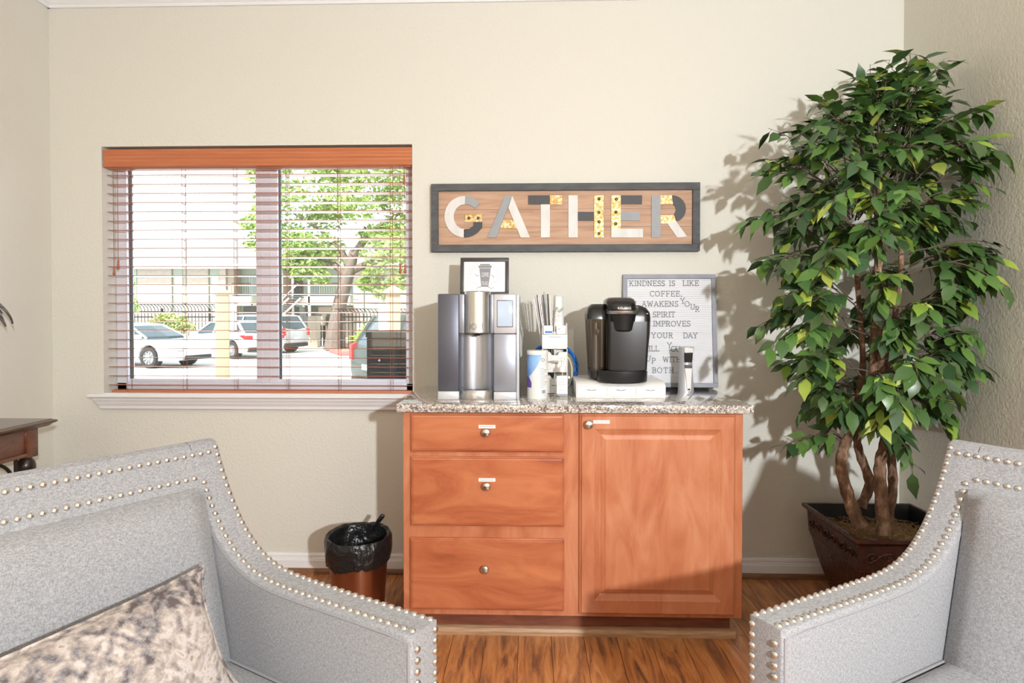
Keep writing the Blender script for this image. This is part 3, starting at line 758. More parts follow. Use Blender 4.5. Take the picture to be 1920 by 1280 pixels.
# slab-serif letters from strokes in a unit box (w, strokes)
def A_(cx, cy, rx, ry, a0, a1, n=8): return [(cx + rx * math.cos(R(a0 + (a1 - a0) * i / n)), cy + ry * math.sin(R(a0 + (a1 - a0) * i / n))) for i in range(n + 1)]
F = {
 'A': [[(.08, 0), (.45, 1)], [(.45, 1), (.82, 0)], [(.22, .35), (.68, .35)], [(0, 0), (.2, 0)], [(.7, 0), (.9, 0)]],
 'B': [[(.15, 0), (.15, 1)], [(.02, 1), (.4, 1)] + A_(.4, .76, .25, .24, 90, -90), [(.15, .52), (.42, .52)] + A_(.42, .26, .28, .26, 90, -90) + [(.02, 0)]],
 'C': [A_(.45, .5, .42, .5, 45, 315, 14), [(.75, .86), (.75, 1)]],
 'D': [[(.15, 0), (.15, 1)], [(.02, 1), (.4, 1)] + A_(.4, .5, .42, .5, 90, -90, 12) + [(.02, 0)]],
 'E': [[(.15, 0), (.15, 1)], [(.02, 1), (.7, 1), (.7, .84)], [(.15, .52), (.52, .52)], [(.52, .42), (.52, .62)], [(.02, 0), (.72, 0), (.72, .18)]],
 'F': [[(.15, 0), (.15, 1)], [(.02, 1), (.7, 1), (.7, .84)], [(.15, .5), (.52, .5)], [(.52, .4), (.52, .6)], [(.02, 0), (.32, 0)]],
 'H': [[(.15, 0), (.15, 1)], [(.72, 0), (.72, 1)], [(.15, .5), (.72, .5)], [(.02, 0), (.28, 0)], [(.02, 1), (.28, 1)], [(.6, 0), (.86, 0)], [(.6, 1), (.86, 1)]],
 'I': [[(.17, 0), (.17, 1)], [(.03, 0), (.31, 0)], [(.03, 1), (.31, 1)]],
 'K': [[(.15, 0), (.15, 1)], [(.7, 1), (.16, .42)], [(.34, .6), (.74, 0)], [(.02, 0), (.28, 0)], [(.02, 1), (.28, 1)], [(.6, 0), (.86, 0)], [(.58, 1), (.82, 1)]],
 'L': [[(.15, 0), (.15, 1)], [(.02, 1), (.3, 1)], [(.02, 0), (.68, 0), (.68, .2)]],
 'M': [[(.15, 0), (.15, 1), (.5, .25), (.85, 1), (.85, 0)], [(.02, 0), (.28, 0)], [(.02, 1), (.15, 1)], [(.72, 0), (.98, 0)], [(.85, 1), (.98, 1)]],
 'N': [[(.15, 0), (.15, 1), (.75, 0), (.75, 1)], [(.02, 0), (.28, 0)], [(.02, 1), (.15, 1)], [(.62, 1), (.88, 1)]],
 'O': [A_(.45, .5, .43, .5, 0, 360, 18)],
 'P': [[(.15, 0), (.15, 1)], [(.02, 1), (.42, 1)] + A_(.42, .74, .26, .26, 90, -90) + [(.15, .48)], [(.02, 0), (.3, 0)]],
 'R': [[(.15, 0), (.15, 1)], [(.02, 1), (.42, 1)] + A_(.42, .75, .25, .25, 90, -90) + [(.15, .5)], [(.4, .5), (.7, 0), (.82, 0)], [(.02, 0), (.28, 0)]],
 'S': [A_(.35, .75, .25, .25, 30, 250, 9) + A_(.35, .25, .27, .25, 80, -150, 9), [(.58, .86), (.58, 1)], [(.08, 0), (.08, .16)]],
 'T': [[(.4, 0), (.4, 1)], [(.04, .82), (.04, 1), (.76, 1), (.76, .82)], [(.26, 0), (.54, 0)]],
 'U': [[(.15, 1), (.15, .35)] + A_(.44, .3, .29, .3, 180, 360, 8) + [(.73, 1)], [(.02, 1), (.28, 1)], [(.6, 1), (.86, 1)]],
 'V': [[(.1, 1), (.45, 0), (.8, 1)], [(0, 1), (.22, 1)], [(.68, 1), (.9, 1)]],
 'W': [[(.08, 1), (.3, 0), (.55, .9), (.8, 0), (1.02, 1)], [(0, 1), (.2, 1)], [(.9, 1), (1.1, 1)]],
 'Y': [[(.08, 1), (.43, .48), (.78, 1)], [(.43, .48), (.43, 0)], [(0, 1), (.2, 1)], [(.66, 1), (.88, 1)], [(.28, 0), (.58, 0)]],
 ',': [[(.12, .08), (.12, 0), (.05, -.16)]], '.': [[(.1, .0), (.12, .07)]]}
def adv(c): return max(x for s_ in F[c] for x, y in s_) + .1
k3 = 4.266    # crop pixels per photo pixel
hpx = 42      # letter height in crop pixels
u = wB / ((1347 - 1170) * k3)
def bx(x): return (x - 562) * u - e
def bzz(y): return hB - (y - 103) * u * hB / ((726 - 514) * k3 * u)
def glyph(mb_, c, x, y, rot=0):
    hh = hpx * u
    G = T @ Matrix.Translation((x, .0068, y)) @ Matrix.Rotation(R(rot), 4, 'Y')
    for s_ in F[c]:
        for (xa, ya), (xb, yb) in zip(s_, s_[1:]):
            dx, dy = (xb - xa) * hh, (yb - ya) * hh; l = math.hypot(dx, dy)
            if l < 1e-7: continue
            tk = .0012; ux, uy = dx / l, dy / l
            cpts = [(xa * hh - ux * tk * .8 - uy * tk, ya * hh - uy * tk * .8 + ux * tk), (xa * hh - ux * tk * .8 + uy * tk, ya * hh - uy * tk * .8 - ux * tk), (xb * hh + ux * tk * .8 + uy * tk, yb * hh + uy * tk * .8 - ux * tk), (xb * hh + ux * tk * .8 - uy * tk, yb * hh + uy * tk * .8 + ux * tk)]
            mb_.prism(cpts, 'y', 0, .0022, M=G)
def word(s_, xa, xb, y):
    tot = sum(adv(c) for c in s_) - .1
    sc_ = (xb - xa) / (tot * hpx)
    mb_ = MB(); x = bx(xa)
    for c in s_: glyph(mb_, c, x, bzz(y)); x += adv(c) * hpx * u * sc_
    mb_.build('lettering', M['letter'], lb)
for a in (('KINDNESS', 615, 905, 195), ('IS', 940, 990, 195), ('LIKE', 1050, 1182, 194), ('COFFEE,', 783, 1040, 279), ('IT', 615, 672, 362), ('AWAKENS', 715, 1010, 362), ('SPIRIT', 803, 985, 446), ('IMPROVES', 806, 1106, 520), ('YOUR', 790, 968, 614), ('DAY', 1047, 1162, 614), ('FILL', 730, 852, 720), ('WITH', 880, 1025, 806), ('BOTH.', 792, 985, 892), ('AND', 610, 700, 530)): 
    if a[0] != 'AND': word(*a)
def scatter(items):
    mb_ = MB()
    for c, x, y, r_ in items: glyph(mb_, c, bx(x), bzz(y), r_)
    mb_.build('lettering', M['letter'], lb)
scatter([('Y', 1032, 338, -6), ('O', 1064, 362, 0), ('U', 1108, 384, 4), ('R', 1148, 403, 0)])
scatter([('Y', 916, 694, 0), ('O', 948, 722, 0), ('U', 986, 722, 0), ('R', 1022, 740, 0)])
scatter([('C', 704, 776, 0), ('U', 742, 796, 8), ('P', 788, 816, 4)])
scatter([('D', 722, 540, 0)])

# silver stick-shaped frother / opener standing on the worktop
f0 = P(1286, 731, 2.875)
fo = thing('electric_opener', 'slim silver and black electric opener standing before the letter board', 'opener', (f0.x, -3.05 + 2.875, ZT), R(8))
kk = 1 / 4.266 / 414
def fz(y): return (1028 - y) * kk
def ell(hw_, hd_, z, n=24): return [(hw_ * math.cos(2 * PI * i / n), hd_ * math.sin(2 * PI * i / n), z) for i in range(n)]
mb = MB(); mb.loft([ell(.0355, .033, 0), ell(.0355, .033, .006), ell(.029, .028, fz(880)), ell(.0272, .027, fz(800)), ell(.030, .029, fz(740)), ell(.0345, .031, fz(690)), ell(.0345, .031, fz(682)), ell(.031, .028, fz(679))]); mb.build('body', M['silver'], fo)
mb = MB()
def strp(zs, hw_, yo, mm):
    b = MB(); rings = []
    for z, y_, h_ in zs: rings.append([(-h_, y_ - .002, z), (h_, y_ - .002, z), (h_, y_ + .012, z), (-h_, y_ + .012, z)])
    b.loft(rings, smooth=False); return b
strp([(fz(800), -.0272, .017), (fz(725), -.030, .019)], 0, 0, 0).build('window', M['blackgloss'], fo)
strp([(fz(722), -.031, .019), (fz(688), -.0318, .020)], 0, 0, 0).build('top_band', M['whiteplastic'], fo)
strp([(fz(845), -.0292, .016), (fz(820), -.0278, .016)], 0, 0, 0).build('switch', M['darkgrey'], fo)
strp([(fz(1022), -.0345, .008), (fz(920), -.0312, .012), (fz(848), -.0293, .0165)], 0, 0, 0).build('front_strip', M['whiteplastic'], fo)
strp([(fz(1018), -.0353, .005), (fz(1006), -.0346, .005)], 0, 0, 0).build('socket', M['black'], fo)
mb = MB(); pth = [P(1243, 716, 2.86), P(1252, 719, 2.88), P(1262, 723, 2.90), P(1275, 725, 2.915)]
pth = [Vector((p.x, p.y, ZT + .003)) for p in pth]; pth[0].z += .012; pth[1].z += .004
mb.tube(pth, .003, 6); tag(mb.build('power_cord', M['black']), 'short black power cord trailing behind the white pod drawer', 'cord')

# canister
c0 = P(1008, 748, 2.565); cxn, cyn = c0.x, -3.05 + 2.565 + .042
cn = thing('creamer_canister', 'white and blue creamer canister beside the coffee brewer', 'canister', (cxn, cyn, ZT))
rc = .0425; hc_ = .186
mb = MB(); mb.lathe([(0, 0), (rc - .001, 0), (rc, .002), (rc, hc_)], 40); mb.build('can_body', M['whiteplastic'], cn)
mb = MB(); mb.lathe([(rc + .0014, hc_ - .006), (rc + .0014, hc_ + .006), (rc - .001, hc_ + .009), (0, hc_ + .009)], 40); mb.build('lid', M['whiteplastic'], cn)
def patch(a0, a1, z0, z1, rr, n=12, lo=None, hi=None):
    b = MB(); vs = []; fs = []
    for i in range(n + 1):
        t = R(a0 + (a1 - a0) * i / n)
        zl = z0 if lo is None else lo(i / n); zh = z1 if hi is None else hi(i / n)
        for z in (zl, zh): vs.append((rr * math.sin(t), -rr * math.cos(t), z))
    for i in range(n): fs.append([2 * i, 2 * i + 2, 2 * i + 3, 2 * i + 1])
    b.add(vs, fs, True); return b
o = patch(-170, 20, .05, hc_ - .008, rc + .0004, 30, lo=lambda s: .065 + .10 * s ** 3).build('label_wrap', M['canblue'], cn); o['label'] = 'blue printed wrap'
patch(-80, -35, .045, .09, rc + .0008, 10, hi=lambda s: .09 - .05 * (s - .3) ** 2).build('fruit_print', M['canpurple'], o)
tb_ = patch(8, 80, .02, .13, rc + .0006).build('nutrition_panel', M['paper'], cn)
b = MB()
for k in range(14): q_ = patch(12, 12 + 25 + (k * 37 % 30), .045 + k * .006, .0465 + k * .006, rc + .0009, 8); b.add(q_.v, q_.f)
q_ = patch(24, 46, .022, .036, rc + .0009, 6); b.add(q_.v, q_.f)
b.build('print_lines', M['boardgrey'], cn)
b = MB(); b.tube([(math.sin(R(30 + 9 * math.cos(t))) * (rc + .001), -math.cos(R(30 + 9 * math.cos(t))) * (rc + .001), hc_ - .028 + .006 * math.sin(t)) for t in [i * PI / 8 for i in range(17)]], .0009, 5); b.build('emblem_ring', M['canpurple'], cn)

# hand sanitiser
s0 = P(1055, 746, 2.585)
sa = thing('sanitizer_bottle', 'clear square pump bottle of sanitizer with a white label', 'bottle', (s0.x, -3.05 + 2.585 + .02, ZT))
mb = MB(); mb.loft([rrect(-.036, .036, -.019, .019, .002, .008), rrect(-.0365, .0365, -.0195, .0195, .006, .009), rrect(-.0365, .0365, -.0195, .0195, .090, .009), rrect(-.031, .031, -.017, .017, .100, .009), rrect(-.013, .013, -.012, .012, .108, .009)]); mb.build('bottle', M['clear'], sa)
mb = MB(); mb.box(-.024, .020, -.0202, -.0198, .018, .092); o = mb.build('label', M['paper'], sa)
mb = MB()
for k in range(9): mb.box(-.020, .004 + (k * 7 % 5) * .002, -.0205, -.0202, .032 + k * .0062, .0332 + k * .0062)
mb.box(-.022, .018, -.0205, -.0202, .011, .019); mb.build('print_lines', M['boardgrey'], sa)
mb = MB(); mb.lathe([(0, .106), (.013, .106), (.0135, .125), (.011, .13), (.005, .131), (.005, .150), (.010, .152), (.010, .163), (0, .166)], 20); mb.prism([(.155, -.008), (.163, -.008), (.163, .008), (.155, .008)][::-1] and [(-.034, .152), (-.034, .158), (.008, .164), (.008, .154)], 'y', -.006, .006, .0015); mb.tube([(0, 0, .106), (0, 0, .01)], .002, 6); mb.build('pump', M['whiteplastic'], sa)

# condiment organiser
g0, g1 = P(1017, 740, 2.70), P(1063, 740, 2.70)
ox0, ox1 = g0.x, g1.x; ow = ox1 - ox0
og = thing('condiment_organizer', 'tall white tiered condiment organizer holding stirrers and packets', 'organizer', ((ox0 + ox1) / 2, -.32, ZT))
e = ow / 2 + .002
def oz(y): return P(1040, y, 2.69).z - ZT
mb = MB()
for x in (-e, e - .003, -.0015): mb.prism([(-.03, 0), (.075, 0), (.075, oz(606)), (.0, oz(606)), (-.03, oz(652))], 'x', x, x + .003)
mb.box(-e, e, .072, .075, 0, oz(612)); mb.box(-e, e, -.031, .075, 0, .004)
mb.box(-e, e, -.031, -.0285, oz(650), oz(627), .001, 1); mb.box(-e, e, -.005, -.002, oz(627), oz(622)); mb.box(-e, e, -.03, .07, oz(654), oz(650))
mb.build('organizer_shell', M['whiteplastic'], og)
for zA, zB_, yo in ((698, 660, -.034), (737, 704, -.038)):
    mb = MB(); mb.prism([(-e + .004, oz(zA)), (e - .004, oz(zA)), (e - .004, oz(zB_)), (.020, oz(zB_)), (.012, oz(zB_ + 6)), (-.012, oz(zB_ + 6)), (-.020, oz(zB_)), (-e + .004, oz(zB_))], 'y', yo, .06); o = mb.build('bin', M['whitegloss'], og)
    b = MB(); b.box(-.014, .014, yo - .0008, yo, oz((zA + zB_) / 2 + 3), oz((zA + zB_) / 2 + 1)); b.build('bin_print', M['ink'], o)
b = MB(); b.box(-.026, .026, -.0316, -.031, oz(632) - .0012, oz(632) + .0012); b.build('print_line', M['boardgrey'], og)
# packets in the two top bays
def top_thing(o, ox, oy, ozz, rz=0): o.location = (ox, oy, ozz); o.rotation_euler = (0, 0, rz); return o
px_ = (ox0 + ox1) / 2
for k, (dx, dy, mm, lab) in enumerate(((-.028, -.012, 'paper', 'white sweetener packet with blue stripe in left organizer bay'), (.028, -.012, 'paper', 'plain white sugar packet in the right organizer bay'))):
    pk = thing('sweetener_packet', lab, 'packet', (px_ + dx, -.32 + dy, ZT + oz(627)), 0)
    mb = MB(); mb.box(-.021, .021, -.004, .004, -.0, .038, .002, 1); mb.build('sachet', M['paper'], pk)
    if k == 0:
        mb = MB(); mb.box(-.013, .018, -.0046, -.004, .006, .014); o = mb.build('stripe', M['blue'], pk); o['label'] = 'blue stripe'
    else:
        mb = MB(); mb.box(-.014, -.004, -.0046, -.004, .022, .0245); mb.build('print_mark', M['ink'], pk)
# stirrers standing in the back left bay
zs = ZT + .10
stk = [(-.046, 1001, 560), (-.043, 1004, 556), (-.040, 1007, 553), (-.037, 1009, 556), (-.034, 1012, 552), (-.031, 1015, 555), (-.028, 1018, 552), (-.024, 1022, 554), (-.020, 1027, 551), (-.016, 1031, 554), (-.012, 1040, 553), (-.008, 1048, 556)]
fr_ = 'leftmost,second from left,third from left,fourth from left,fifth from left,sixth from left,seventh from left,eighth from left,fourth from right,third from right,second from right,rightmost'.split(',')
for k, (dx, px, py) in enumerate(stk):
    top = P(px, py, 2.735 + .012 * (k % 3)); bot = Vector((px_ + dx * .85 + .006, -.292 + .010 * (k % 3), zs))
    mb = MB(); mb.tube([bot, bot.lerp(top, .5), top], .0028, 8)
    o = mb.build('stir_straw', M['steel'] if k % 3 == 1 else (M['darkgrey'] if k in (2, 6, 8, 11) else M['whiteplastic']))
    tag(o, '%s of the wrapped stirrers fanned in white organizer' % fr_[k], 'stirrer', 'stirrers in the organizer')
for k, (px, py) in enumerate(((1003, 549), (1020, 546), (1024, 551))):
    top = P(px, py, 2.77); mb = MB(); bot = Vector((px_ - .03 + .008 * k, -.268, zs))
    mb.tube([bot, top], .004, 8); o = mb.build('clear_wrapped_straw', M['clear'])
    tag(o, 'clear wrapped straw behind the stirrers, %s of three' % ('left', 'middle', 'right')[k], 'straw', 'clear straws in the organizer')
# patterned paper sleeve/cup stack behind the stirrers
cs0 = P(1047, 609, 2.76)
cp = thing('paper_cup_stack', 'slim stack of patterned paper cups upside down behind the stirrers', 'cups', (cs0.x, -3.05 + 2.775, ZT + .10))
hh = P(1040, 556, 2.775).z - ZT - .10
mb = MB(); mb.lathe([(0, 0), (.027, 0), (.025, hh * .6), (.0195, hh - .002), (.018, hh), (0, hh)], 24); mb.build('cup_wall', M['print'], cp)
mb = MB()
for k in range(16):
    a_ = R(-95 + (k * 53) % 120); zc = hh * (.52 + .28 * ((k * 37) % 100) / 100)
    rr = .0262 - .004 * zc / hh
    mb.tube([((rr) * math.sin(a_ + .16 * math.cos(t)), -(rr) * math.cos(a_ + .16 * math.cos(t)), zc + .006 * math.sin(t)) for t in [i * PI / 4 for i in range(7)]], .0007, 4)
mb.build('red_scrolls', M['tassel'], cp)
mb = MB()
for k in range(6):
    a_ = R(-60 + k * 22); zc = hh * (.80 + .02 * (k % 3)); rr = .0232 - .003 * (zc / hh - .7) / .3
    mb.ball((rr * .93 * math.sin(a_), -rr * .93 * math.cos(a_), zc), .007, 8, 5)
mb.build('teal_flowers', M['sage'], cp)
# coiled cables behind the organizer
mb = MB(); c_ = P(1036, 688, 2.86); pth = []
for i in range(130):
    t = i / 129 * 2 * PI * 4.0
    rr = .108 + .006 * math.sin(i * .7); pth.append((c_.x + rr * math.cos(t), c_.y + .009 * math.sin(t * .5) + .006 * (i % 3 - 1), max(ZT + .006, c_.z - .004 + rr * .98 * math.sin(t))))
mb.tube(pth, .0042, 6); tag(mb.build('blue_cable', M['blue']), 'coil of bright blue cable standing behind the organizer', 'cable')
mb = MB(); c_ = P(1058, 697, 2.825); pth = []
for i in range(60):
    t = i / 59 * 2 * PI * 2; pth.append((c_.x + .034 * math.cos(t), c_.y + .006 * math.sin(t * .5), c_.z + .072 * math.sin(t)))
mb.tube(pth, .004, 6); tag(mb.build('cream_cable', M['beigecable']), 'cream cable looped inside the blue coil on worktop', 'cable')

# ------------------------------------------------------------------ waste bin
b0 = P(672, 1015, 2.60)
bn = thing('waste_bin', 'copper waste bin lined with a black bag left of the cabinet', 'waste bin', (b0.x, -3.05 + 2.60, 0))
rt = .128; hb = .325
mb = MB(); mb.lathe([(0, 0), (.10, 0), (.103, .004), (rt - .004, hb - .004), (rt - .002, hb), (rt - .006, hb), (.10, .01), (0, .01)], 48); mb.build('bin_body', M['copper'], bn)
mb = MB(); rg = []
n = 72
def wob(k, s_, f=1): return .5 * math.sin(k * 2 * PI / n * 5 * f + s_) + .35 * math.sin(k * 2 * PI / n * 11 * f + s_ * 2.3) + .25 * math.sin(k * 2 * PI / n * 19 + s_ * 1.7)
for j, (r_, z_, wr, wz) in enumerate(((.05, .10, .012, .01), (.095, .14, .010, .008), (.104, .22, .009, .008), (.114, .29, .006, .006), (rt - .010, hb + .010, .002, .003), (rt + .003, hb + .017, .0012, .003), (rt + .009, hb + .004, .002, .003), (rt + .009, hb - .03, .004, .004), (rt + .006, hb - .06, .004, .005), (rt + .002, hb - .088, .0025, .012), (rt - .0005, hb - .09, .001, .012))):
    rg.append([((r_ + wr * wob(k, j * .9)) * math.cos(2 * PI * k / n), (r_ + wr * wob(k, j * .9)) * math.sin(2 * PI * k / n), z_ + wz * wob(k, j * 1.3 + 2) + (.006 + .006 * math.sin(2 * PI * k / n) if 4 <= j <= 6 else 0) + (.006 * math.cos(2 * PI * k / n) if j > 7 else 0)) for k in range(n)])
mb.loft(rg, cap=False); bg_ = mb.build('bin_bag', M['bag'], bn)
mb = MB(); p_ = [(.03, .112, hb + .0), (.042, .108, hb + .02), (.062, .10, hb + .045), (.078, .095, hb + .066), (.086, .094, hb + .070)]
mb.tube(p_, [.006, .006, .010, .011, .005], 8); mb.build('bag_tie', M['bag'], bg_)

# ------------------------------------------------------------------ console table at the left wall
tz = .85; ty1 = -3.05 + 2.53; tx1 = P(108, 783, 2.53).x
tz = P(108, 783, 2.53).z
ct = thing('console_table', 'dark wooden console table with iron scrollwork at left wall', 'console table', (XL + .24, ty1 - .6, 0))
mb = MB()
y0_, y1_ = -1.72, ty1
def topring(o, z): return [(XL + .02, y0_ + o, z), (tx1 - o, y0_ + o, z), (tx1 - o, y1_ - o, z), (XL + .02, y1_ - o, z)]
mb.loft([topring(.028, tz - .030), topring(.020, tz - .027), topring(.012, tz - .020), topring(.004, tz - .016), topring(0, tz - .012), topring(0, tz - .007), topring(.010, tz - .003), topring(.016, tz)], smooth=False)
mb.build('table_top', M['consoletop'], ct, True)
xr = tx1 - .045; za = tz - .03
lgx = .058
mb = MB(); mb.box(xr - .022, xr - .006, y0_ + .09, y1_ - .10, za - .095, za, .002); mb.box(xr - .004 - .022, xr + .001, y0_ + .09, y1_ - .10, za - .108, za - .093, .003)
mb.box(XL + .05, xr - .06, y1_ - .062, y1_ - .045, za - .095, za, .002); mb.build('apron', M['console'], ct, True)
def leg(x, y):
    b = MB(); b.box(x - lgx, x, y - lgx, y, za - .115, za, .004)
    c_ = Matrix.Translation((x - lgx / 2, y - lgx / 2, 0))
    zq = za - .115
    b.lathe([(.018, zq + .002), (.020, zq - .004), (.030, zq - .018), (.0335, zq - .034), (.031, zq - .050), (.024, zq - .060), (.026, zq - .064), (.022, zq - .070), (.024, zq - .076), (.031, zq - .084), (.032, zq - .092), (.026, zq - .096), (.020, zq - .11), (.028, zq - .25), (.030, zq - .40), (.022, zq - .52), (.026, zq - .56), (.018, .02), (.03, .01), (.028, 0), (0, 0)], 24, M=c_, mi=1)
    b.build('leg', [M['console'], M['ebony']], ct, True)
leg(xr, y1_ - .045); leg(xr, y0_ + .10); leg(XL + .10, y1_ - .045); leg(XL + .10, y0_ + .10)
mb = MB(); xi = xr - .028
def scr(cy, cz, r0, r1, a0, a1, n=26): return [(xi, cy + (r0 + (r1 - r0) * i / n) * math.cos(R(a0 + (a1 - a0) * i / n)), cz + (r0 + (r1 - r0) * i / n) * math.sin(R(a0 + (a1 - a0) * i / n))) for i in range(n + 1)]
yb_ = y1_ - .125
mb.tube([(xi, yb_, za - .10), (xi, yb_, .12)], .007, 8)
mb.tube([(xi, yb_ - .006, za - .26)] + scr(yb_ - .118, za - .215, .106, .106, 0, 180, 20) + [(xi, yb_ - .224, za - .30)], .0065, 8)
mb.tube(scr(yb_ - .098, za - .255, .008, .020, -140, 90, 14) + scr(yb_ - .098, za - .305, .07, .07, 92, 178, 10) + [(xi, yb_ - .168, za - .42)], .0065, 8)
mb.tube(scr(yb_ - .17, za - .262, .008, .020, -40, -270 + 180, 14)[::-1] + scr(yb_ - .17, za - .262, .008, .022, -140, 150, 14) + [(xi, yb_ - .20, za - .33), (xi, yb_ - .21, za - .42)], .006, 8)
mb.tube([(xi, y1_ - .09, .22), (xi, y0_ + .12, .22)], .007, 8)
mb.build('iron_scrollwork', M['iron'], ct, True)

# leaf-shaped metal wall art at far left
wa = thing('metal_wall_art', 'silvery feather shaped metal wall art on left wall at photo edge', 'wall art', (XL + .02, -.62, 1.2))
def blade(p0, p1, p2, w_, nm='blade'):
    b = MB(); vs = []; n = 10
    p0, p1, p2 = Vector(p0), Vector(p1), Vector(p2)
    rings = []
    for i in range(n + 1):
        t = i / n; c = p0.lerp(p1, t).lerp(p1.lerp(p2, t), t); d = (p0.lerp(p1, t) - p1.lerp(p2, t)).normalized()
        s_ = d.cross(Vector((1, 0, .35)).normalized()).normalized(); ww = w_ * math.sin(PI * min(1, (.12 + .88 * t))) ** .7 + .001
        nn = Vector((1, 0, .2)) * .003
        rings.append([c - s_ * ww, c + nn * 2, c + s_ * ww, c - nn])
    b.loft(rings); b.build(nm, M['artmetal'], wa, True)
A0 = P(-60, 540, 2.50)
for (tx, ty, mx_, my_, w_) in ((23, 607, 18, 570, .010), (10, 612, 4, 585, .016), (-6, 590, -14, 560, .014), (-22, 618, -26, 585, .014), (3, 588, -8, 566, .01)):
    blade(A0, P(mx_, my_, 2.56), P(tx, ty, 2.60), w_)
mb = MB(); mb.box(XL, A0.x + .01, A0.y - .01, A0.y + .01, A0.z - .01, A0.z + .01); mb.build('wall_bracket', M['iron'], wa, True)

# ------------------------------------------------------------------ armchairs
PROF = [(0, .624), (.14, .624), (.27, .624), (.40, .626), (.47, .632), (.53, .648), (.58, .675), (.62, .708), (.655, .748), (.69, .800), (.72, .855), (.742, .903)]
def smooth_prof(pts, n=4):
    out = []
    for i in range(len(pts) - 1):
        p0 = pts[max(i - 1, 0)]; p1 = pts[i]; p2 = pts[i + 1]; p3 = pts[min(i + 2, len(pts) - 1)]
        for k in range(n):
            t = k / n
            out.append(tuple(.5 * (2 * p1[j] + (p2[j] - p0[j]) * t + (2 * p0[j] - 5 * p1[j] + 4 * p2[j] - p3[j]) * t * t + (3 * p1[j] - p0[j] - 3 * p2[j] + p3[j]) * t ** 3) for j in (0, 1)))
    return out + [pts[-1]]
SP = smooth_prof(PROF)
CW, AT = .80, .088
def armchair(mirror, loc, rz, label):
    s = mirror
    ch = thing('armchair', label, 'armchair', (*loc, 0), rz, 'pair of grey nailhead armchairs')
    side_poly = [(0, .17)] + SP + [(.752, .916), (.768, .922), (.79, .918), (.815, .90), (.80, .60), (.78, .17)]
    up = MB()
    for y0, y1 in ((0, AT), (CW - AT, CW)):
        up.prism(side_poly, 'y', s * y0, s * y1, .009, 3)
    o_ = up.build('arm_frame', M['fabric'], ch, angle=60)
    bk = MB(); back_poly = [(.60, .24), (.655, .748), (.69, .80), (.72, .855), (.742, .903), (.752, .916), (.768, .922), (.79, .918), (.815, .90), (.80, .60), (.78, .17), (.6, .17)]
    bk.prism(back_poly, 'y', s * (AT - .012), s * (CW - AT + .012)); bk.build('back_frame', M['fabric'], ch, angle=60)
    fr2 = MB(); fr2.box(.012, .60, s * AT if s > 0 else s * (CW - AT), s * (CW - AT) if s > 0 else s * AT, .17, .30, .008); fr2.build('seat_rail', M['fabric'], ch)
    # cushions
    bc = MB(); rows = []
    zs_ = [.31, .35, .42, .52, .62, .72, .79, .835, .848]
    def fr_x(z): return .545 + (z - .427) * .255
    def cush(y0, y1, xf, xb, za, zb, puff, n=12):
        b = MB(); rings = []
        m_ = 14
        for j in range(m_ + 1):
            v = j / m_; z = za + (zb - za) * v
            ring = []
            for i in range(n + 1):
                u_ = i / n; y = y0 + (y1 - y0) * u_
                e_ = min(1, 8 * min(u_, 1 - u_) + .0) ** .5 * min(1, 8 * min(v, 1 - v)) ** .5
                ring.append((xf(z) + .022 * (1 - e_) - puff * e_, s * y, z))
            ring += [(xb(z), s * y1, z), (xb(z), s * y0, z)]
            rings.append(ring)
        b.loft(rings); return b
    cush(AT + .004, CW - AT - .004, lambda z: fr_x(z), lambda z: fr_x(z) + .09, .34, .818, .010).build('back_cushion', M['fabric'], ch, angle=80)
    # seat cushion
    b = MB(); rings = []
    n = 14
    def sq(z, o, d):  # rounded rectangle outline
        return [(x, s * y, z + d) for (x, y, _) in rrect(-.012 + o, .60 - o, AT + .004 + o, CW - AT - .004 - o, 0, .03, 4)]
    b.loft([sq(.300, .012, 0), sq(.306, .003, 0), sq(.318, 0, 0), sq(.40, 0, 0), sq(.414, .004, 0), sq(.424, .014, 0), sq(.432, .05, 0), sq(.438, .12, 0), sq(.441, .2, 0)])
    b.build('seat_cushion', M['fabric'], ch, angle=80)
    b = MB(); 
    pr_ = [(x, s * y, .418) for (x, y, _) in rrect(-.0115, .5995, AT + .0045, CW - AT - .0045, 0, .03, 4)]
    b.tube(pr_ + [pr_[0]], .004, 6); b.build('seat_piping', M['welt'], ch)
    # piping along inner edge of the arm band
    for yy in (AT - .001, CW - AT + .001):
        b = MB(); b.tube([(.006, s * yy, .20), (.006, s * yy, .608)] + [(x + .012 * max(0, (x - .5)) / .24, s * yy, z - .012) for x, z in SP[2:]], .0028, 6); b.build('arm_piping', M['welt'], ch)
    # nailheads: two rows along arms (front edge, top, sweep), two along the back
    NR = .0078
    def dome(b, p, nrm, r=NR):
        q_ = Vector(nrm).to_track_quat('Z', 'Y').to_matrix().to_4x4()
        b.lathe([(r, 0), (r * .92, r * .35), (r * .6, r * .62), (0, r * .75)], 10, M=Matrix.Translation(Vector(p)) @ q_)
    def along(poly, step, off):
        out = []; acc = off
        for a_, b_2 in zip(poly, poly[1:]):
            a_, b_2 = Vector(a_), Vector(b_2); l = (b_2 - a_).length
            while acc <= l:
                out.append((a_.lerp(b_2, acc / l), (b_2 - a_).normalized())); acc += step
            acc -= l
        return out
    rows_ = []
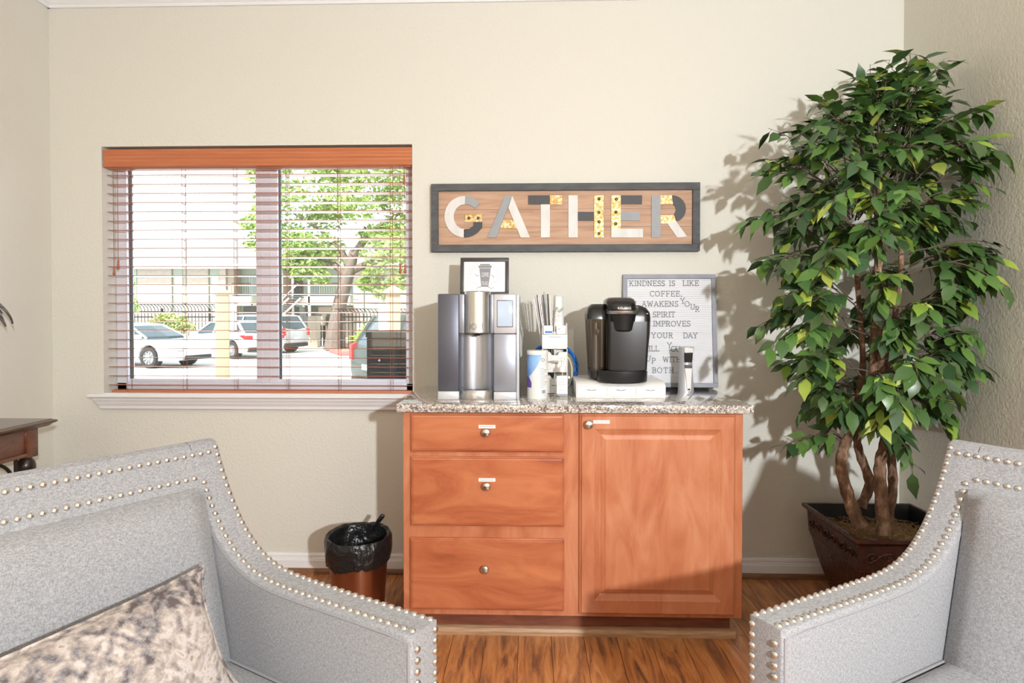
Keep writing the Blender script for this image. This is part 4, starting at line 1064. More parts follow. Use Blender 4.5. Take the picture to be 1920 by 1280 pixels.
    for base, far in ((0, 0), (CW, 1)):
        sg_ = 1 if not far else -1
        for inset, tp in ((.012, 0.0), (.068, .066)):
            y = base + sg_ * inset
            mbn = MB()
            # vertical run on the front face
            zt_ = .612 if inset < .03 else .596
            for k in range(19):
                z = zt_ - .006 - k * .0225
                if z > .19: dome(mbn, (-.0005, s * y, z), (-1, 0, 0))
            mbn.build('nailhead_trim', M['nail'], ch); mbn = MB()
            poly = [(x, 0, z) for x, z in SP if tp == 0 or z < .903 - tp + .0005]
            for p, d in along(poly, .0215, .012):
                nrm = (-d.z, 0, d.x)
                dome(mbn, (p.x + nrm[0] * -.0006, s * y, p.z + nrm[2] * -.0006), nrm)
            mbn.build('nailhead_trim', M['nail'], ch)
    d_ = Vector((.742 - .72, 0, .903 - .855)).normalized(); nb = (-d_.z, 0, d_.x)
    def front_at(z):
        for (xa, za_), (xb, zb_2) in zip(SP, SP[1:]):
            if za_ <= z <= zb_2: return xa + (xb - xa) * (z - za_) / max(1e-9, zb_2 - za_)
        return .742
    for z, i0 in ((.892, .034), (.838, .090)):
        mbn = MB(); k = 0
        y = i0
        while y < CW - i0 + .001:
            dome(mbn, (front_at(z), s * y, z), nb); y += .0222
        mbn.build('nailhead_trim', M['nail'], ch)
    for lx, ly in ((.05, .05), (.05, CW - .05), (.73, .06), (.73, CW - .06)):
        b = MB(); sp_ = .04 if lx > .5 else 0
        b.loft([[(lx + sp_ + a1 * .015, s * ly + b1 * .015, 0) for a1, b1 in ((-1, -1), (1, -1), (1, 1), (-1, 1))], [(lx + a1 * .024, s * ly + b1 * .024, .175) for a1, b1 in ((-1, -1), (1, -1), (1, 1), (-1, 1))]], smooth=False)
        b.build('leg', M['legwood'], ch)
    return ch
armchair(1, (-.191, -1.751), R(150), 'grey nailhead armchair on the left holding a patterned pillow')
armchair(-1, (.458, -1.708), R(30), 'grey nailhead armchair on the right without any pillow')

# lumbar pillow leaning in the left chair
def damask():
    m = mat('damask_pillow', (.5, .45, .4), .7, spec=.25)
    nt = m.node_tree; N = nt.nodes; L = nt.links; b = N['Principled BSDF']
    tc = N.new('ShaderNodeTexCoord')
    n0 = N.new('ShaderNodeTexNoise'); n0.inputs['Scale'].default_value = 9; n0.inputs['Detail'].default_value = 3; L.new(tc.outputs['Object'], n0.inputs['Vector'])
    va = N.new('ShaderNodeVectorMath'); va.operation = 'MULTIPLY_ADD'; L.new(n0.outputs['Color'], va.inputs[0]); va.inputs[1].default_value = (.05, .05, .05); L.new(tc.outputs['Object'], va.inputs[2])
    v1 = N.new('ShaderNodeTexVoronoi'); v1.inputs['Scale'].default_value = 19; v1.distance = 'MANHATTAN'; L.new(va.outputs[0], v1.inputs['Vector'])
    n1 = N.new('ShaderNodeTexNoise'); n1.inputs['Scale'].default_value = 34; n1.inputs['Detail'].default_value = 7; n1.inputs['Roughness'].default_value = .7; L.new(va.outputs[0], n1.inputs['Vector'])
    n2 = N.new('ShaderNodeTexNoise'); n2.inputs['Scale'].default_value = 5; n2.inputs['Detail'].default_value = 3; L.new(tc.outputs['Object'], n2.inputs['Vector'])
    wv = N.new('ShaderNodeMath'); wv.operation = 'SINE'; m1 = N.new('ShaderNodeMath'); m1.operation = 'MULTIPLY'; L.new(v1.outputs['Distance'], m1.inputs[0]); m1.inputs[1].default_value = 10; L.new(m1.outputs[0], wv.inputs[0])
    ad = N.new('ShaderNodeMath'); ad.operation = 'MULTIPLY_ADD'; L.new(wv.outputs[0], ad.inputs[0]); ad.inputs[1].default_value = .06; L.new(n1.outputs['Fac'], ad.inputs[2])
    ad2 = N.new('ShaderNodeMath'); ad2.operation = 'MULTIPLY_ADD'; L.new(n2.outputs['Fac'], ad2.inputs[0]); ad2.inputs[1].default_value = .55; L.new(ad.outputs[0], ad2.inputs[2])
    cr = N.new('ShaderNodeValToRGB')
    st = [(.60, (.12, .095, .09)), (.68, (.23, .22, .235)), (.75, (.36, .30, .265)), (.82, (.46, .40, .365)), (.92, (.60, .55, .525)), (1.0, (.36, .27, .20))]
    while len(cr.color_ramp.elements) < len(st): cr.color_ramp.elements.new(.5)
    for e_, (p, c) in zip(cr.color_ramp.elements, st): e_.position = p; e_.color = (*c, 1)
    L.new(ad2.outputs[0], cr.inputs[0]); L.new(cr.outputs[0], b.inputs['Base Color'])
    return m
M['damask'] = damask()
PW, PH = .54, .272
pl = thing('lumbar_pillow', 'beige and grey faded damask lumbar pillow on the left armchair', 'pillow', (-.70, -1.80, .44))
n = 28
def pillow_pt(u_, v, sgn):
    # u across, v up in -1..1
    pinch = 1 - .09 * (1 - abs(v) ** 3) * abs(u_) ** 2
    pv = 1 - .06 * (1 - abs(u_) ** 4) * abs(v) ** 2
    th = .072 * max(0, (1 - abs(u_) ** 2.6)) ** .55 * max(0, (1 - abs(v) ** 2.6)) ** .55
    wr = .0035 * math.sin(9 * u_ + 5 * v) * math.cos(7 * v - 3 * u_)
    return (u_ * PW / 2 * pinch, sgn * (th + wr * (th / .07)), v * PH / 2 * pv)
b = MB()
for sgn in (-1, 1):
    vs = [pillow_pt(-1 + 2 * i / n, -1 + 2 * j / n, sgn) for j in range(n + 1) for i in range(n + 1)]
    fs = [[j * (n + 1) + i, j * (n + 1) + i + 1, (j + 1) * (n + 1) + i + 1, (j + 1) * (n + 1) + i] for j in range(n) for i in range(n)]
    b.add(vs, fs, True)
pb = b.build('pillow_body', M['damask'], pl, angle=180)
b = MB(); pp = [pillow_pt(-1 + 2 * i / n, -1, 0) for i in range(n)] + [pillow_pt(1, -1 + 2 * i / n, 0) for i in range(n)] + [pillow_pt(1 - 2 * i / n, 1, 0) for i in range(n)] + [pillow_pt(-1, 1 - 2 * i / n, 0) for i in range(n + 1)]
b.tube(pp, .0042, 6); b.build('piping', M['damask'], pl)
# local chair frame of the left chair: across axis, forward axis
cR = Matrix.Translation((-.191, -1.751, 0)) @ Matrix.Rotation(R(150), 4, 'Z')
# pillow axes in chair space: width along y (across), height leaning back along +x/+z, thickness towards the front (-x)
ang = R(22)
Yv = Vector((0, 1, 0)); Zv = Vector((math.sin(ang), 0, math.cos(ang))); Nv = Yv.cross(Zv)
rollm = Matrix.Rotation(R(-4), 3, Nv)
Yv, Zv = rollm @ Yv, rollm @ Zv
Bm = Matrix((( Yv.x, -Nv.x, Zv.x, 0), (Yv.y, -Nv.y, Zv.y, 0), (Yv.z, -Nv.z, Zv.z, 0), (0, 0, 0, 1)))
pl.matrix_world = cR @ Matrix.Translation((.446, .458, .552)) @ Bm

# ------------------------------------------------------------------ ficus in a planter
PC = Vector((1.447, -.432, 0))
fic = thing('potted_ficus', 'tall artificial ficus tree in a square dark bronze planter', 'potted plant', PC)
mb = MB(); rings = []
for hwid, z in ((.132, 0), (.134, .01), (.146, .06), (.172, .14), (.190, .20), (.205, .27), (.210, .285), (.213, .288), (.213, .296), (.216, .30), (.221, .385), (.222, .390), (.238, .404), (.238, .418), (.224, .418), (.222, .41)):
    rings.append([(a_ * hwid, b_ * hwid, z) for a_, b_ in ((-1, -1), (1, -1), (1, 1), (-1, 1))])
mb.loft(rings, smooth=False, cap=False); mb.add([(a_ * .132, b_ * .132, 0) for a_, b_ in ((-1, -1), (1, -1), (1, 1), (-1, 1))], [[0, 1, 2, 3]])
for sd in range(4):
    Ms = Matrix.Rotation(R(90 * sd), 4, 'Z')
    for k in range(3):
        y0 = -.14 + k * .14
        for sg_ in (1, -1):
            mb.tube([(-.2205, y0 + sg_ * (.006 + .026 * (1 - t) * math.cos(t * 8) + .022), .343 + .021 * (1 - t) * math.sin(t * 8)) for t in [i / 14 for i in range(15)]], .0038, 6, M=Ms)
    mb.tube([(-.220, -.20 + i * .02, .343 + .018 * math.sin(i * .9)) for i in range(21)], .0036, 6, M=Ms)
    for i in range(26):
        y = rnd.uniform(-.13, .13); z = rnd.uniform(.10, .26)
        hx_ = .158 + (z - .1) * .28
        mb.ball((-hx_ + .001, y, z), .006, 8, 5, M=Ms)
rg = mb.build('planter', M['pot'], fic)
mb = MB(); mb.loft([[(a_ * h_, b_ * h_, z) for a_, b_ in ((-1, -1), (1, -1), (1, 1), (-1, 1))] for h_, z in ((.2215, .4175), (.214, .36), (.20, .27))], smooth=False, cap=False); o = mb.build('planter_lining', M['potin'], rg)
mb = MB(); vs = []; n = 22
for j in range(n + 1):
    for i in range(n + 1):
        u_, v = -1 + 2 * i / n, -1 + 2 * j / n
        vs.append((u_ * .206, v * .206, .338 + .035 * (1 - max(abs(u_), abs(v)) ** 2) + rnd.uniform(-.008, .008)))
mb.add(vs, [[j * (n + 1) + i, j * (n + 1) + i + 1, (j + 1) * (n + 1) + i + 1, (j + 1) * (n + 1) + i] for j in range(n) for i in range(n)], True)
for k in range(420):
    p = Vector((rnd.uniform(-.185, .185), rnd.uniform(-.185, .185), .368)); d = Vector((rnd.uniform(-1, 1), rnd.uniform(-1, 1), rnd.uniform(-.1, .4))).normalized() * .024
    mb.tube([p - d, p + Vector((0, 0, .006)), p + d], .0012, 3)
o = mb.build('coir_moss', M['moss'], fic)
def tp(px, py, d): return P(px, py, d) - PC
trunks = [([(1612, 985), (1592, 935), (1577, 872), (1588, 825), (1618, 778), (1636, 700), (1640, 600), (1655, 420)], 2.52, .026),
          ([(1614, 950), (1630, 905), (1612, 850), (1606, 815), (1606, 760), (1618, 690), (1610, 560), (1600, 420)], 2.60, .020),
          ([(1658, 1000), (1652, 930), (1650, 870), (1660, 825), (1662, 760), (1650, 670), (1646, 500), (1650, 330)], 2.50, .026),
          ([(1664, 975), (1674, 910), (1670, 850), (1666, 800), (1658, 720), (1670, 640), (1690, 500), (1680, 380)], 2.57, .020)]
axes = []
for pts, d, r in trunks:
    pp = [tp(x, y, d + (.008 if i < 5 else -.03) * i * (1 if i < 5 else .3)) for i, (x, y) in enumerate(pts)]
    sm = []
    for i in range(len(pp) - 1):
        p0, p1, p2, p3 = pp[max(i - 1, 0)], pp[i], pp[i + 1], pp[min(i + 2, len(pp) - 1)]
        for k in range(5):
            t = k / 5
            sm.append(.5 * (2 * p1 + (p2 - p0) * t + (2 * p0 - 5 * p1 + 4 * p2 - p3) * t * t + (3 * p1 - p0 - 3 * p2 + p3) * t ** 3))
    sm.append(pp[-1])
    rr = [r * (1.25 if i == 0 else (1 - .62 * i / len(sm))) * (1 + .10 * math.sin(i * 2.3)) for i in range(len(sm))]
    mb = MB(); mb.tube(sm, rr, 12); mb.build('trunk', M['bark'], fic)
    axes.append(sm)
# crown outline: height, left and right reach of the leaves
ENV = [(800, 1565, 1708), (775, 1540, 1768), (730, 1520, 1808), (690, 1482, 1818), (640, 1460, 1838), (600, 1445, 1858), (500, 1432, 1853), (420, 1425, 1846), (370, 1425, 1840), (320, 1440, 1858), (280, 1460, 1858), (235, 1470, 1833), (195, 1520, 1798), (165, 1580, 1773), (140, 1620, 1748), (115, 1650, 1708)]
DC = 2.56
def env(y):
    for (ya, a0, a1), (yb2, b0, b1) in zip(ENV, ENV[1:]):
        if yb2 <= y <= ya:
            t = (ya - y) / (ya - yb2); return a0 + (b0 - a0) * t, a1 + (b1 - a1) * t
    return (1620, 1690)
GREENS = [(.050, .110, .030), (.064, .142, .036), (.088, .182, .042), (.040, .088, .034), (.115, .22, .048), (.068, .12, .04)]
LIME = [(.30, .41, .06), (.23, .37, .055), (.37, .45, .08)]
fol = MB(); tw = MB()
def leaf(p, d, up, ln, wd, col):
    d = d.normalized(); sd = d.cross(up)
    if sd.length < .05: sd = d.cross(Vector((1, 0, 0)))
    sd.normalize(); nm = sd.cross(d).normalized()
    f = .18
    def q(t, w_, dr): return p + d * (ln * t) + sd * (wd * w_) + nm * (wd * (f * abs(w_)) - ln * dr)
    vs = [q(0, 0, 0), q(.26, -.46, .01), q(.28, 0, .0), q(.26, .46, .01), q(.56, -.46, .05), q(.58, 0, .04), q(.56, .46, .05), q(.82, -.17, .11), q(.82, .17, .11), q(1.0, 0, .17)]
    W = PC
    if max((v.x for v in vs)) + W.x > XR - .01 or max((v.y for v in vs)) + W.y > -.01: return
    fol.add(vs, [[0, 2, 1], [0, 3, 2], [1, 2, 5, 4], [2, 3, 6, 5], [4, 5, 7], [5, 8, 7], [5, 6, 8], [7, 8, 9]], True, 0, None, col)
def twig(start, end, nl, droop=.06, lime=.14, lead=.35):
    mid = start.lerp(end, .55) + Vector((rnd.uniform(-.03, .03), rnd.uniform(-.03, .03), droop))
    pts = []
    for i in range(8):
        t = i / 7; pts.append(start.lerp(mid, t).lerp(mid.lerp(end, t), t))
    tw.tube(pts, [.0034 * (1 - .75 * i / 7) for i in range(8)], 5)
    rl = rnd.random() < lime * 1.2
    for k in range(nl):
        t = lead + (1 - lead) * (k + rnd.random() * .6) / nl
        t = min(t, 1); i = min(int(t * 7), 6); p = pts[i].lerp(pts[i + 1], t * 7 - i)
        d = (pts[i + 1] - pts[i]).normalized()
        sdv = d.cross(Vector((0, 0, 1))).normalized() * (1 if k % 2 else -1)
        dd = d * .6 + sdv * rnd.uniform(.3, 1.0) + Vector((0, -.1, rnd.uniform(-1.1, .15)))
        tipv = t > .72
        li = rnd.random() < (.40 if tipv and rl else lime * .45)
        c = Vector(rnd.choice(LIME if li else GREENS)) * rnd.uniform(.85, 1.2)
        L_ = rnd.uniform(.066, .098)
        up = Vector((rnd.uniform(-.6, .6), rnd.uniform(-1.0, .3), 1))
        q0 = p + dd.normalized() * .012
        tw.tube([p, q0], .0009, 3)
        leaf(q0, dd, up, L_, L_ * rnd.uniform(.46, .56), tuple(c))
NT = 92
for k in range(NT):
    y = 112 + (790 - 112) * (k + rnd.random()) / NT
    x0, x1 = env(y); cx_, hw_ = (x0 + x1) / 2, (x1 - x0) / 2
    a_ = k * 2.39996 + rnd.uniform(-.3, .3)
    rr = rnd.choice((.70, .88, .97, 1.0, .45, .95, 1.03))
    px_ = cx_ + hw_ * rr * math.cos(a_)
    dh = min(.35, hw_ / 520 + .03)
    dep = DC + rr * dh * math.sin(a_)
    dep = min(dep, 2.94, 1.66 * FPX / max(1, px_ - 995))
    e_ = tp(px_, y, dep)
    ax = rnd.choice(axes); zst = e_.z - rnd.uniform(-.02, .22) * (1 if y < 700 else -.2)
    best = min(ax, key=lambda p: abs(p.z - zst))
    st = best.lerp(e_, .15)
    if zst > ax[-1].z: st = ax[-1].lerp(e_, .1)
    dr_ = rnd.uniform(.03, .10)
    twig(st, e_, rnd.randint(8, 10), droop=dr_, lead=.45)
    for q_ in range(3 if rr > .6 else 2):
        f_ = rnd.uniform(.40, .65); s2_ = st.lerp(e_, f_) + Vector((0, 0, dr_ * f_))
        off = Vector((rnd.uniform(-.08, .09), rnd.uniform(-.08, .08), rnd.uniform(-.09, .05)))
        e2 = e_ + off
        e2.x = min(e2.x, XR - .06 - PC.x); e2.y = min(e2.y, -.06 - PC.y)
        twig(s2_, e2, rnd.randint(7, 10), droop=rnd.uniform(.02, .06), lead=.25)
# top shoots and the drooping side sprigs low down
twig(axes[2][-1], tp(1668, 112, 2.48), 8, .02, .05, .3); twig(axes[2][-1], tp(1718, 150, 2.45), 9, .03); twig(axes[0][-1], tp(1560, 185, 2.5), 9, .06)
twig(axes[3][-1], tp(1835, 262, 2.25), 10, .10, .3); twig(axes[0][-1], tp(1440, 240, 2.6), 10, .10)
for ex, ey in ((1468, 838), (1490, 832), (1530, 815), (1556, 830)): twig(tp(1584, 830, 2.55), tp(ex, ey, 2.52 + .0006 * (ex - 1462)), 6, .07, .04, .45)
for ex, ey in ((1712, 890), (1700, 840), (1690, 825)): twig(tp(1664, 790, 2.52), tp(ex, ey, 2.42), 6, .05, .03, .35)
o = fol.build('foliage', M['leaf'], fic); tw.build('twigs', M['twig'], fic)

# ------------------------------------------------------------------ outside the window
GZ = -.40
mb = MB(); mb.box(-46, 26, .2, 60, GZ - .3, GZ); struct(mb.build('ground', M['asphalt']))
mb = MB()
vs_ = [(-16, 17.9), (-11.5, 19.6), (-7.6, 19.0), (-5.3, 19.2), (-4.6, 20.5), (-4.6, 36), (-24, 36), (-24, 21)]
vs_ = [(-8.3, 24.5), (-7.6, 21.0), (-6.6, 19.0), (-5.2, 19.6), (-4.6, 21), (-4.0, 36.5), (-11.5, 36.5)]
vs_ = [(x * 1.18, (y + 3.05) * 1.18 - 3.05) for x, y in vs_]
mb.prism(vs_, 'z', GZ, GZ + .12); isl = struct(mb.build('planting_island', M['soil']))
mb = MB(); mb.tube([(x, y, GZ + .06) for x, y in vs_[1:5]], .13, 8); struct(mb.build('trim_7', M['redcurb']))
mb = MB(); mb.box(-9.8, 20, 30.5, 38, GZ, GZ + .16); lw = mb.build('lawn', M['grass']); lw['kind'] = 'stuff'; tag(lw, 'bright strip of lawn before the apartment building', 'grass')

def car(name, label, loc, rz, paint, kind):
    c = thing(name, label, 'car', loc, R(rz), 'cars parked outside the window')
    Lh = {'sedan': 2.3, 'hatch': 2.15, 'suv': 2.35, 'van': 2.4}[kind]; Wd = .89
    if kind == 'sedan':
        top = [(-Lh, .62), (-Lh + .04, .94), (-Lh + .5, 1.0), (-1.0, .98), (.85, .94), (1.65, .83), (2.1, .70), (Lh, .52)]; gh = (-1.65, 1.0, -.95, .15, .96, 1.40); xw = (1.15, -1.50); rw = .335
    elif kind == 'hatch':
        top = [(-Lh, .55), (-Lh + .02, .92), (-Lh + .25, 1.04), (-1.0, 1.02), (.9, .93), (1.6, .82), (2.0, .68), (Lh, .5)]; gh = (-2.0, 1.05, -1.35, .2, .97, 1.46); xw = (1.3, -1.28); rw = .335
    elif kind == 'van':
        top = [(-Lh, .55), (-Lh, 1.05), (-Lh + .1, 1.12), (.9, 1.06), (1.75, .95), (2.25, .75), (Lh, .5)]; gh = (-2.33, 1.35, -2.05, .55, 1.08, 1.78); xw = (1.45, -1.5); rw = .36
    else:
        top = [(-Lh, .55), (-Lh, 1.0), (-Lh + .08, 1.10), (.9, 1.04), (1.7, .98), (2.2, .85), (Lh, .55)]; gh = (-2.28, 1.2, -1.85, .35, 1.06, 1.70); xw = (1.4, -1.45); rw = .37
    zb = .24
    pts = list(top)
    low = [(Lh - .05, zb + .06), (Lh - .2, zb)]
    for x in xw:
        ra = rw + .06
        low += [(x + ra * math.cos(R(t)), max(zb, rw + ra * math.sin(R(t)))) for t in (-20, 0, 25, 50, 75, 90, 105, 130, 155, 180, 200)]
    low += [(-Lh + .25, zb), (-Lh + .05, zb + .1)]
    mb = MB(); mb.prism(pts + low, 'y', -Wd, Wd, .05, 3); body = mb.build('body', paint, c, angle=50)
    xa, xb, xc, xd, z0, z1 = gh
    def rg_(x0, x1, hw, z, nose=0): return [(x0, -hw, z), (x1, -hw * .92, z), (x1 + .12, 0, z), (x1, hw * .92, z), (x0, hw, z), (x0 - .05, 0, z)]
    mb = MB(); mb.loft([rg_(xa, xb, Wd - .05, z0 - .06), rg_(xa + .02, xb - .04, Wd - .06, z0 + .03), rg_(xc - .05, xd + .05, Wd - .22, z1 - .06)], smooth=False); mb.build('windows', M['carglass'], c)
    mb = MB(); mb.loft([rg_(xc - .07, xd + .07, Wd - .20, z1 - .075), rg_(xc - .05, xd + .03, Wd - .21, z1 - .03), rg_(xc + .05, xd - .05, Wd - .30, z1), rg_(xc + .3, xd - .3, Wd - .5, z1 + .012)], smooth=True)
    for sg in (-1, 1):
        mb.tube([(xb + .01, sg * (Wd - .10), z0 - .02), (xd + .06, sg * (Wd - .235), z1 - .06)], .035, 6); mb.tube([(xa + .02, sg * (Wd - .06), z0 - .02), (xc - .06, sg * (Wd - .225), z1 - .06)], .06 if kind != 'van' else .04, 6)
        xm = (xb + xd) / 2 - .75; mb.tube([(xm, sg * (Wd - .05), z0 - .02), (xm - .06, sg * (Wd - .215), z1 - .06)], .035, 6)
    mb.build('roof', paint, c)
    for x in xw:
        for sg in (-1, 1):
            Tm = Matrix.Translation((x, sg * (Wd - .10), rw)) @ Matrix.Rotation(-sg * PI / 2, 4, 'X')
            mb = MB(); mb.lathe([(rw * .66, .09), (rw * .70, .10), (rw * .95, .09), (rw, .05), (rw, -.09), (rw * .66, -.09)], 28, M=Tm); wh = mb.build('wheel', M['tyre'], c)
            mb = MB(); mb.lathe([(rw * .67, .075), (rw * .62, .085), (rw * .58, .04), (.06, .05), (.05, .08), (0, .085)], 28, M=Tm)
            for k in range(9):
                Sm = Tm @ Matrix.Rotation(2 * PI * k / 9, 4, 'Z'); mb.box(.05, rw * .6, -.018, .018, .045, .075, M=Sm)
            mb.build('hub', M['alloy'], wh)
            mb = MB(); mb.lathe([(rw + .055, .0), (rw + .055, .02), (0, .02)], 24, M=Matrix.Translation((x, sg * (Wd - .22), rw)) @ Matrix.Rotation(-sg * PI / 2, 4, 'X')); mb.build('wheel_arch', M['tyre'], c)
    for sg in (-1, 1):
        if kind in ('suv', 'van'):
            mb = MB(); mb.prism([(-Lh - .02, .78), (-Lh - .02, 1.08), (-Lh + .08, 1.12), (-Lh + .26, 1.02), (-Lh + .22, .82)], 'y', sg * (Wd - .16), sg * (Wd + .006), .01)
        else:
            mb = MB(); mb.prism([(-Lh - .015, .76), (-Lh - .005, .90), (-Lh + .16, .93), (-Lh + .42, .90), (-Lh + .16, .78)], 'y', sg * (Wd - .30), sg * (Wd + .006), .01)
        o = mb.build('tail_lamp', M['tail'], c); o['label'] = 'red tail lamp'
        mb = MB(); mb.prism([(Lh + .012, .58), (Lh - .13, .72), (Lh - .48, .77), (Lh - .40, .66), (Lh - .12, .55)], 'y', sg * (Wd - .34), sg * (Wd + .008), .01); mb.build('head_lamp', M['lampglass'], c)
        mb = MB(); mb.box(xb - .32, xb - .12, sg * (Wd - .02), sg * (Wd + .17), z0 - .06, z0 + .07, .03); mb.build('wing_mirror', paint, c)
    mb = MB(); mb.box(-Lh - .03, -Lh + .1, -Wd + .12, Wd - .12, .28, .44, .02); mb.box(Lh - .12, Lh + .004, -.55, .55, .27, .40, .02); mb.build('bumper_intake', M['tyre'], c)
    mb = MB(); mb.box(-Lh - .035, -Lh + .01, -.17, .17, .62, .72); mb.build('licence_plate', M['paper'], c)
    return c
car('sedan_car', 'white sedan outside nosed to the right at window left', (P(281, 660, 19.6).x - .904, -3.05 + 19.6 + 1.07, GZ), -15, M['carwhite'], 'sedan')
car('hatchback_car', 'white hatchback parked tail toward window behind the cream post', (P(437, 660, 24).x - .755, -3.05 + 24 + 1.31, GZ), 152, M['carwhite'], 'hatch')
car('station_wagon_car', 'pale silver wagon half hidden behind the window mullion', (P(531, 640, 27.2).x - 1.96, -3.05 + 27.2 + 1.57, GZ), 162, M['carsilver'], 'suv')
car('crossover_car', 'dark green car behind the black locker outside the window', (-1.22, 10.3, GZ), 36, M['cardark'], 'suv')

# gate posts, each with a white board
for i, (px, lab) in enumerate(((417, 'cream square post with white board left of window mullion outside'), (737, 'cream square post with white board above the black locker outside'))):
    dd = (13.0, 8.6)[i]; c_ = P(px, 600, dd); w_ = .01 * dd
    po = thing('gate_post', lab, 'post', (c_.x, c_.y, GZ), R(24), 'cream posts in the parking lot')
    topz = P(px, 551, dd).z - GZ
    mb = MB(); mb.box(-w_, w_, -w_, w_, 0, topz, .01); mb.build('post_shaft', M['postwood'], po)
    mb = MB(); mb.loft([[(a_ * h_, b2 * h_, z) for a_, b2 in ((-1, -1), (1, -1), (1, 1), (-1, 1))] for h_, z in ((w_, topz), (w_ + .03, topz), (w_ + .03, topz + .04), (w_ * .6, topz + .09), (.02, topz + .11))], smooth=False); mb.build('post_cap', M['postwood'], po)
    sgn = 1 if i == 0 else -1
    mb = MB(); mb.box(sgn * (w_ + .0), sgn * (w_ + .0115 * dd), -.03, .03, P(px, 619, dd).z - GZ, topz - .12, .005); mb.build('white_board', M['postwhite'], po)

# black locker just outside the glass
k0, k1 = P(687, 622, 3.45), P(802, 735, 3.45)
lk = thing('metal_locker', 'black metal locker standing right outside the window', 'locker', ((k0.x + k1.x) / 2, k0.y + .2, GZ))
lw_ = (k1.x - k0.x) / 2; lh = k0.z - GZ
mb = MB(); mb.box(-lw_, lw_, -.2, .25, 0, lh - .03, .006); mb.build('locker_body', M['blackmat'], lk)
mb = MB(); mb.box(-lw_ - .004, lw_ + .004, -.206, .255, lh - .03, lh, .004); mb.build('locker_top', M['blackmat'], lk)
mb = MB(); mb.box(-lw_ + .02, lw_ - .08, -.212, -.2, .3, lh - .065, .003); dr = mb.build('locker_door', M['blackmat'], lk)
mb = MB(); mb.ball((-lw_ + .075, -.215, lh - .155), .008, 10, 6); mb.build('lock', M['chrome'], dr)
mb = MB(); mb.box(lw_ - .10, lw_ - .095, -.214, -.206, .6, lh - .08); mb.build('hinge_strip', M['black'], lk)

# iron fence with curved tops
def fence(name, label, pa, pb, h, step=.17):
    fe = thing(name, label, 'fence', (pa[0], pa[1], GZ)); d = Vector((pb[0] - pa[0], pb[1] - pa[1], 0)); L_ = d.length; u_ = d.normalized()
    mb = MB(); n_ = int(L_ / step)
    for i in range(n_ + 1):
        b_0 = u_ * (i * step)
        mb.tube([b_0, b_0 + Vector((0, 0, h - .25)), b_0 + Vector((-.04, -.05, h - .1)), b_0 + Vector((-.13, -.15, h)), b_0 + Vector((-.24, -.24, h))], .021, 4)
    mb.build('pickets', M['iron'], fe)
    for z in (.2, h - .62, h - .36):
        mb = MB(); mb.tube([Vector((0, 0, z)), u_ * L_ + Vector((0, 0, z))], .03, 4); mb.build('rail', M['iron'], fe)
    for i in range(int(L_ / 2.4) + 1):
        b_0 = u_ * (i * 2.4); mb = MB(); mb.box(b_0.x - .045, b_0.x + .045, b_0.y - .045, b_0.y + .045, 0, h - .2); mb.build('fence_post', M['iron'], fe)
f0_, f1_ = P(215, 600, 31), P(416, 600, 31)
fence('iron_fence', 'black iron fence with curved tips behind the white sedan', (f0_.x, f0_.y), (f1_.x, f1_.y), 2.22)
f0_, f1_ = P(640, 600, 29), P(800, 600, 29)
fence('iron_fence', 'black iron fence with curved tips right of the leaning tree', (f0_.x, f0_.y), (f1_.x, f1_.y), 1.97)

# leafy things
def leafcloud(name, m_, parent, blobs, n, size, cols, world=True):
    r_ = random.Random(n); mb = MB()
    for i in range(n):
        c_, ra = r_.choice(blobs)
        while True:
            v = Vector((r_.uniform(-1, 1), r_.uniform(-1, 1), r_.uniform(-1, 1)))
            if .25 < v.length < 1: break
        p = Vector(c_) + Vector((v.x * ra[0], v.y * ra[1], v.z * ra[2]))
        a_ = Vector((r_.uniform(-1, 1), r_.uniform(-1, 1), r_.uniform(-.6, .6))).normalized(); b2 = a_.cross(Vector((r_.uniform(-1, 1), r_.uniform(-1, 1), r_.uniform(-1, 1)))).normalized()
        s_ = size * r_.uniform(.6, 1.3)
        mb.add([p - a_ * s_, p + b2 * s_ * .45, p + a_ * s_, p - b2 * s_ * .45], [[0, 1, 2, 3]], False, 0, None, tuple(Vector(r_.choice(cols)) * r_.uniform(.8, 1.2)))
    return mb.build(name, m_, parent, world)
tr0 = P(630, 640, 30.0)
tre = thing('oak_tree', 'large leafy tree with leaning trunk seen through right window pane', 'tree', (tr0.x, tr0.y, GZ))
tk = [P(627, 656, 30), P(630, 610, 30), P(637, 570, 30), P(648, 530, 30), P(656, 505, 30), P(664, 470, 30.2)]
mb = MB(); mb.tube(tk, [.52, .36, .33, .30, .28, .20], 14); mb.build('trunk', M['oaktrunk'], tre, True)
for pts in (((656, 505), (640, 470), (600, 430), (550, 400)), ((662, 480), (690, 440), (730, 410), (770, 390)), ((652, 510), (700, 490), (740, 480), (780, 470)), ((648, 515), (620, 490), (580, 475), (540, 470))):
    mb = MB(); mb.tube([P(x, y, 30 + .2 * i) for i, (x, y) in enumerate(pts)], [.20, .15, .09, .04], 8); mb.build('branch', M['oaktrunk'], tre, True)
bl_ = []
r2 = random.Random(5)
for i in range(70):
    x = r2.uniform(500, 830); y = r2.uniform(270, 500)
    if x < 540 and y > 440 and r2.random() < .7: continue
    bl_.append((P(x, y, 30 + r2.uniform(-2.2, 2.2)), (1.0, 1.0, .62)))
for x, y in ((470, 420), (480, 455), (490, 400), (500, 430), (485, 330), (505, 370), (560, 510), (600, 520), (580, 500), (690, 530), (720, 545), (745, 530), (765, 520), (700, 515), (540, 490), (560, 470), (520, 460)): bl_.append((P(x, y, 29.5), (.55, .7, .40)))
leafcloud('foliage', M['oakleaf'], tre, bl_, 15000, .15, [(.27, .42, .09), (.35, .50, .12), (.45, .58, .18), (.18, .30, .07), (.52, .62, .26)])
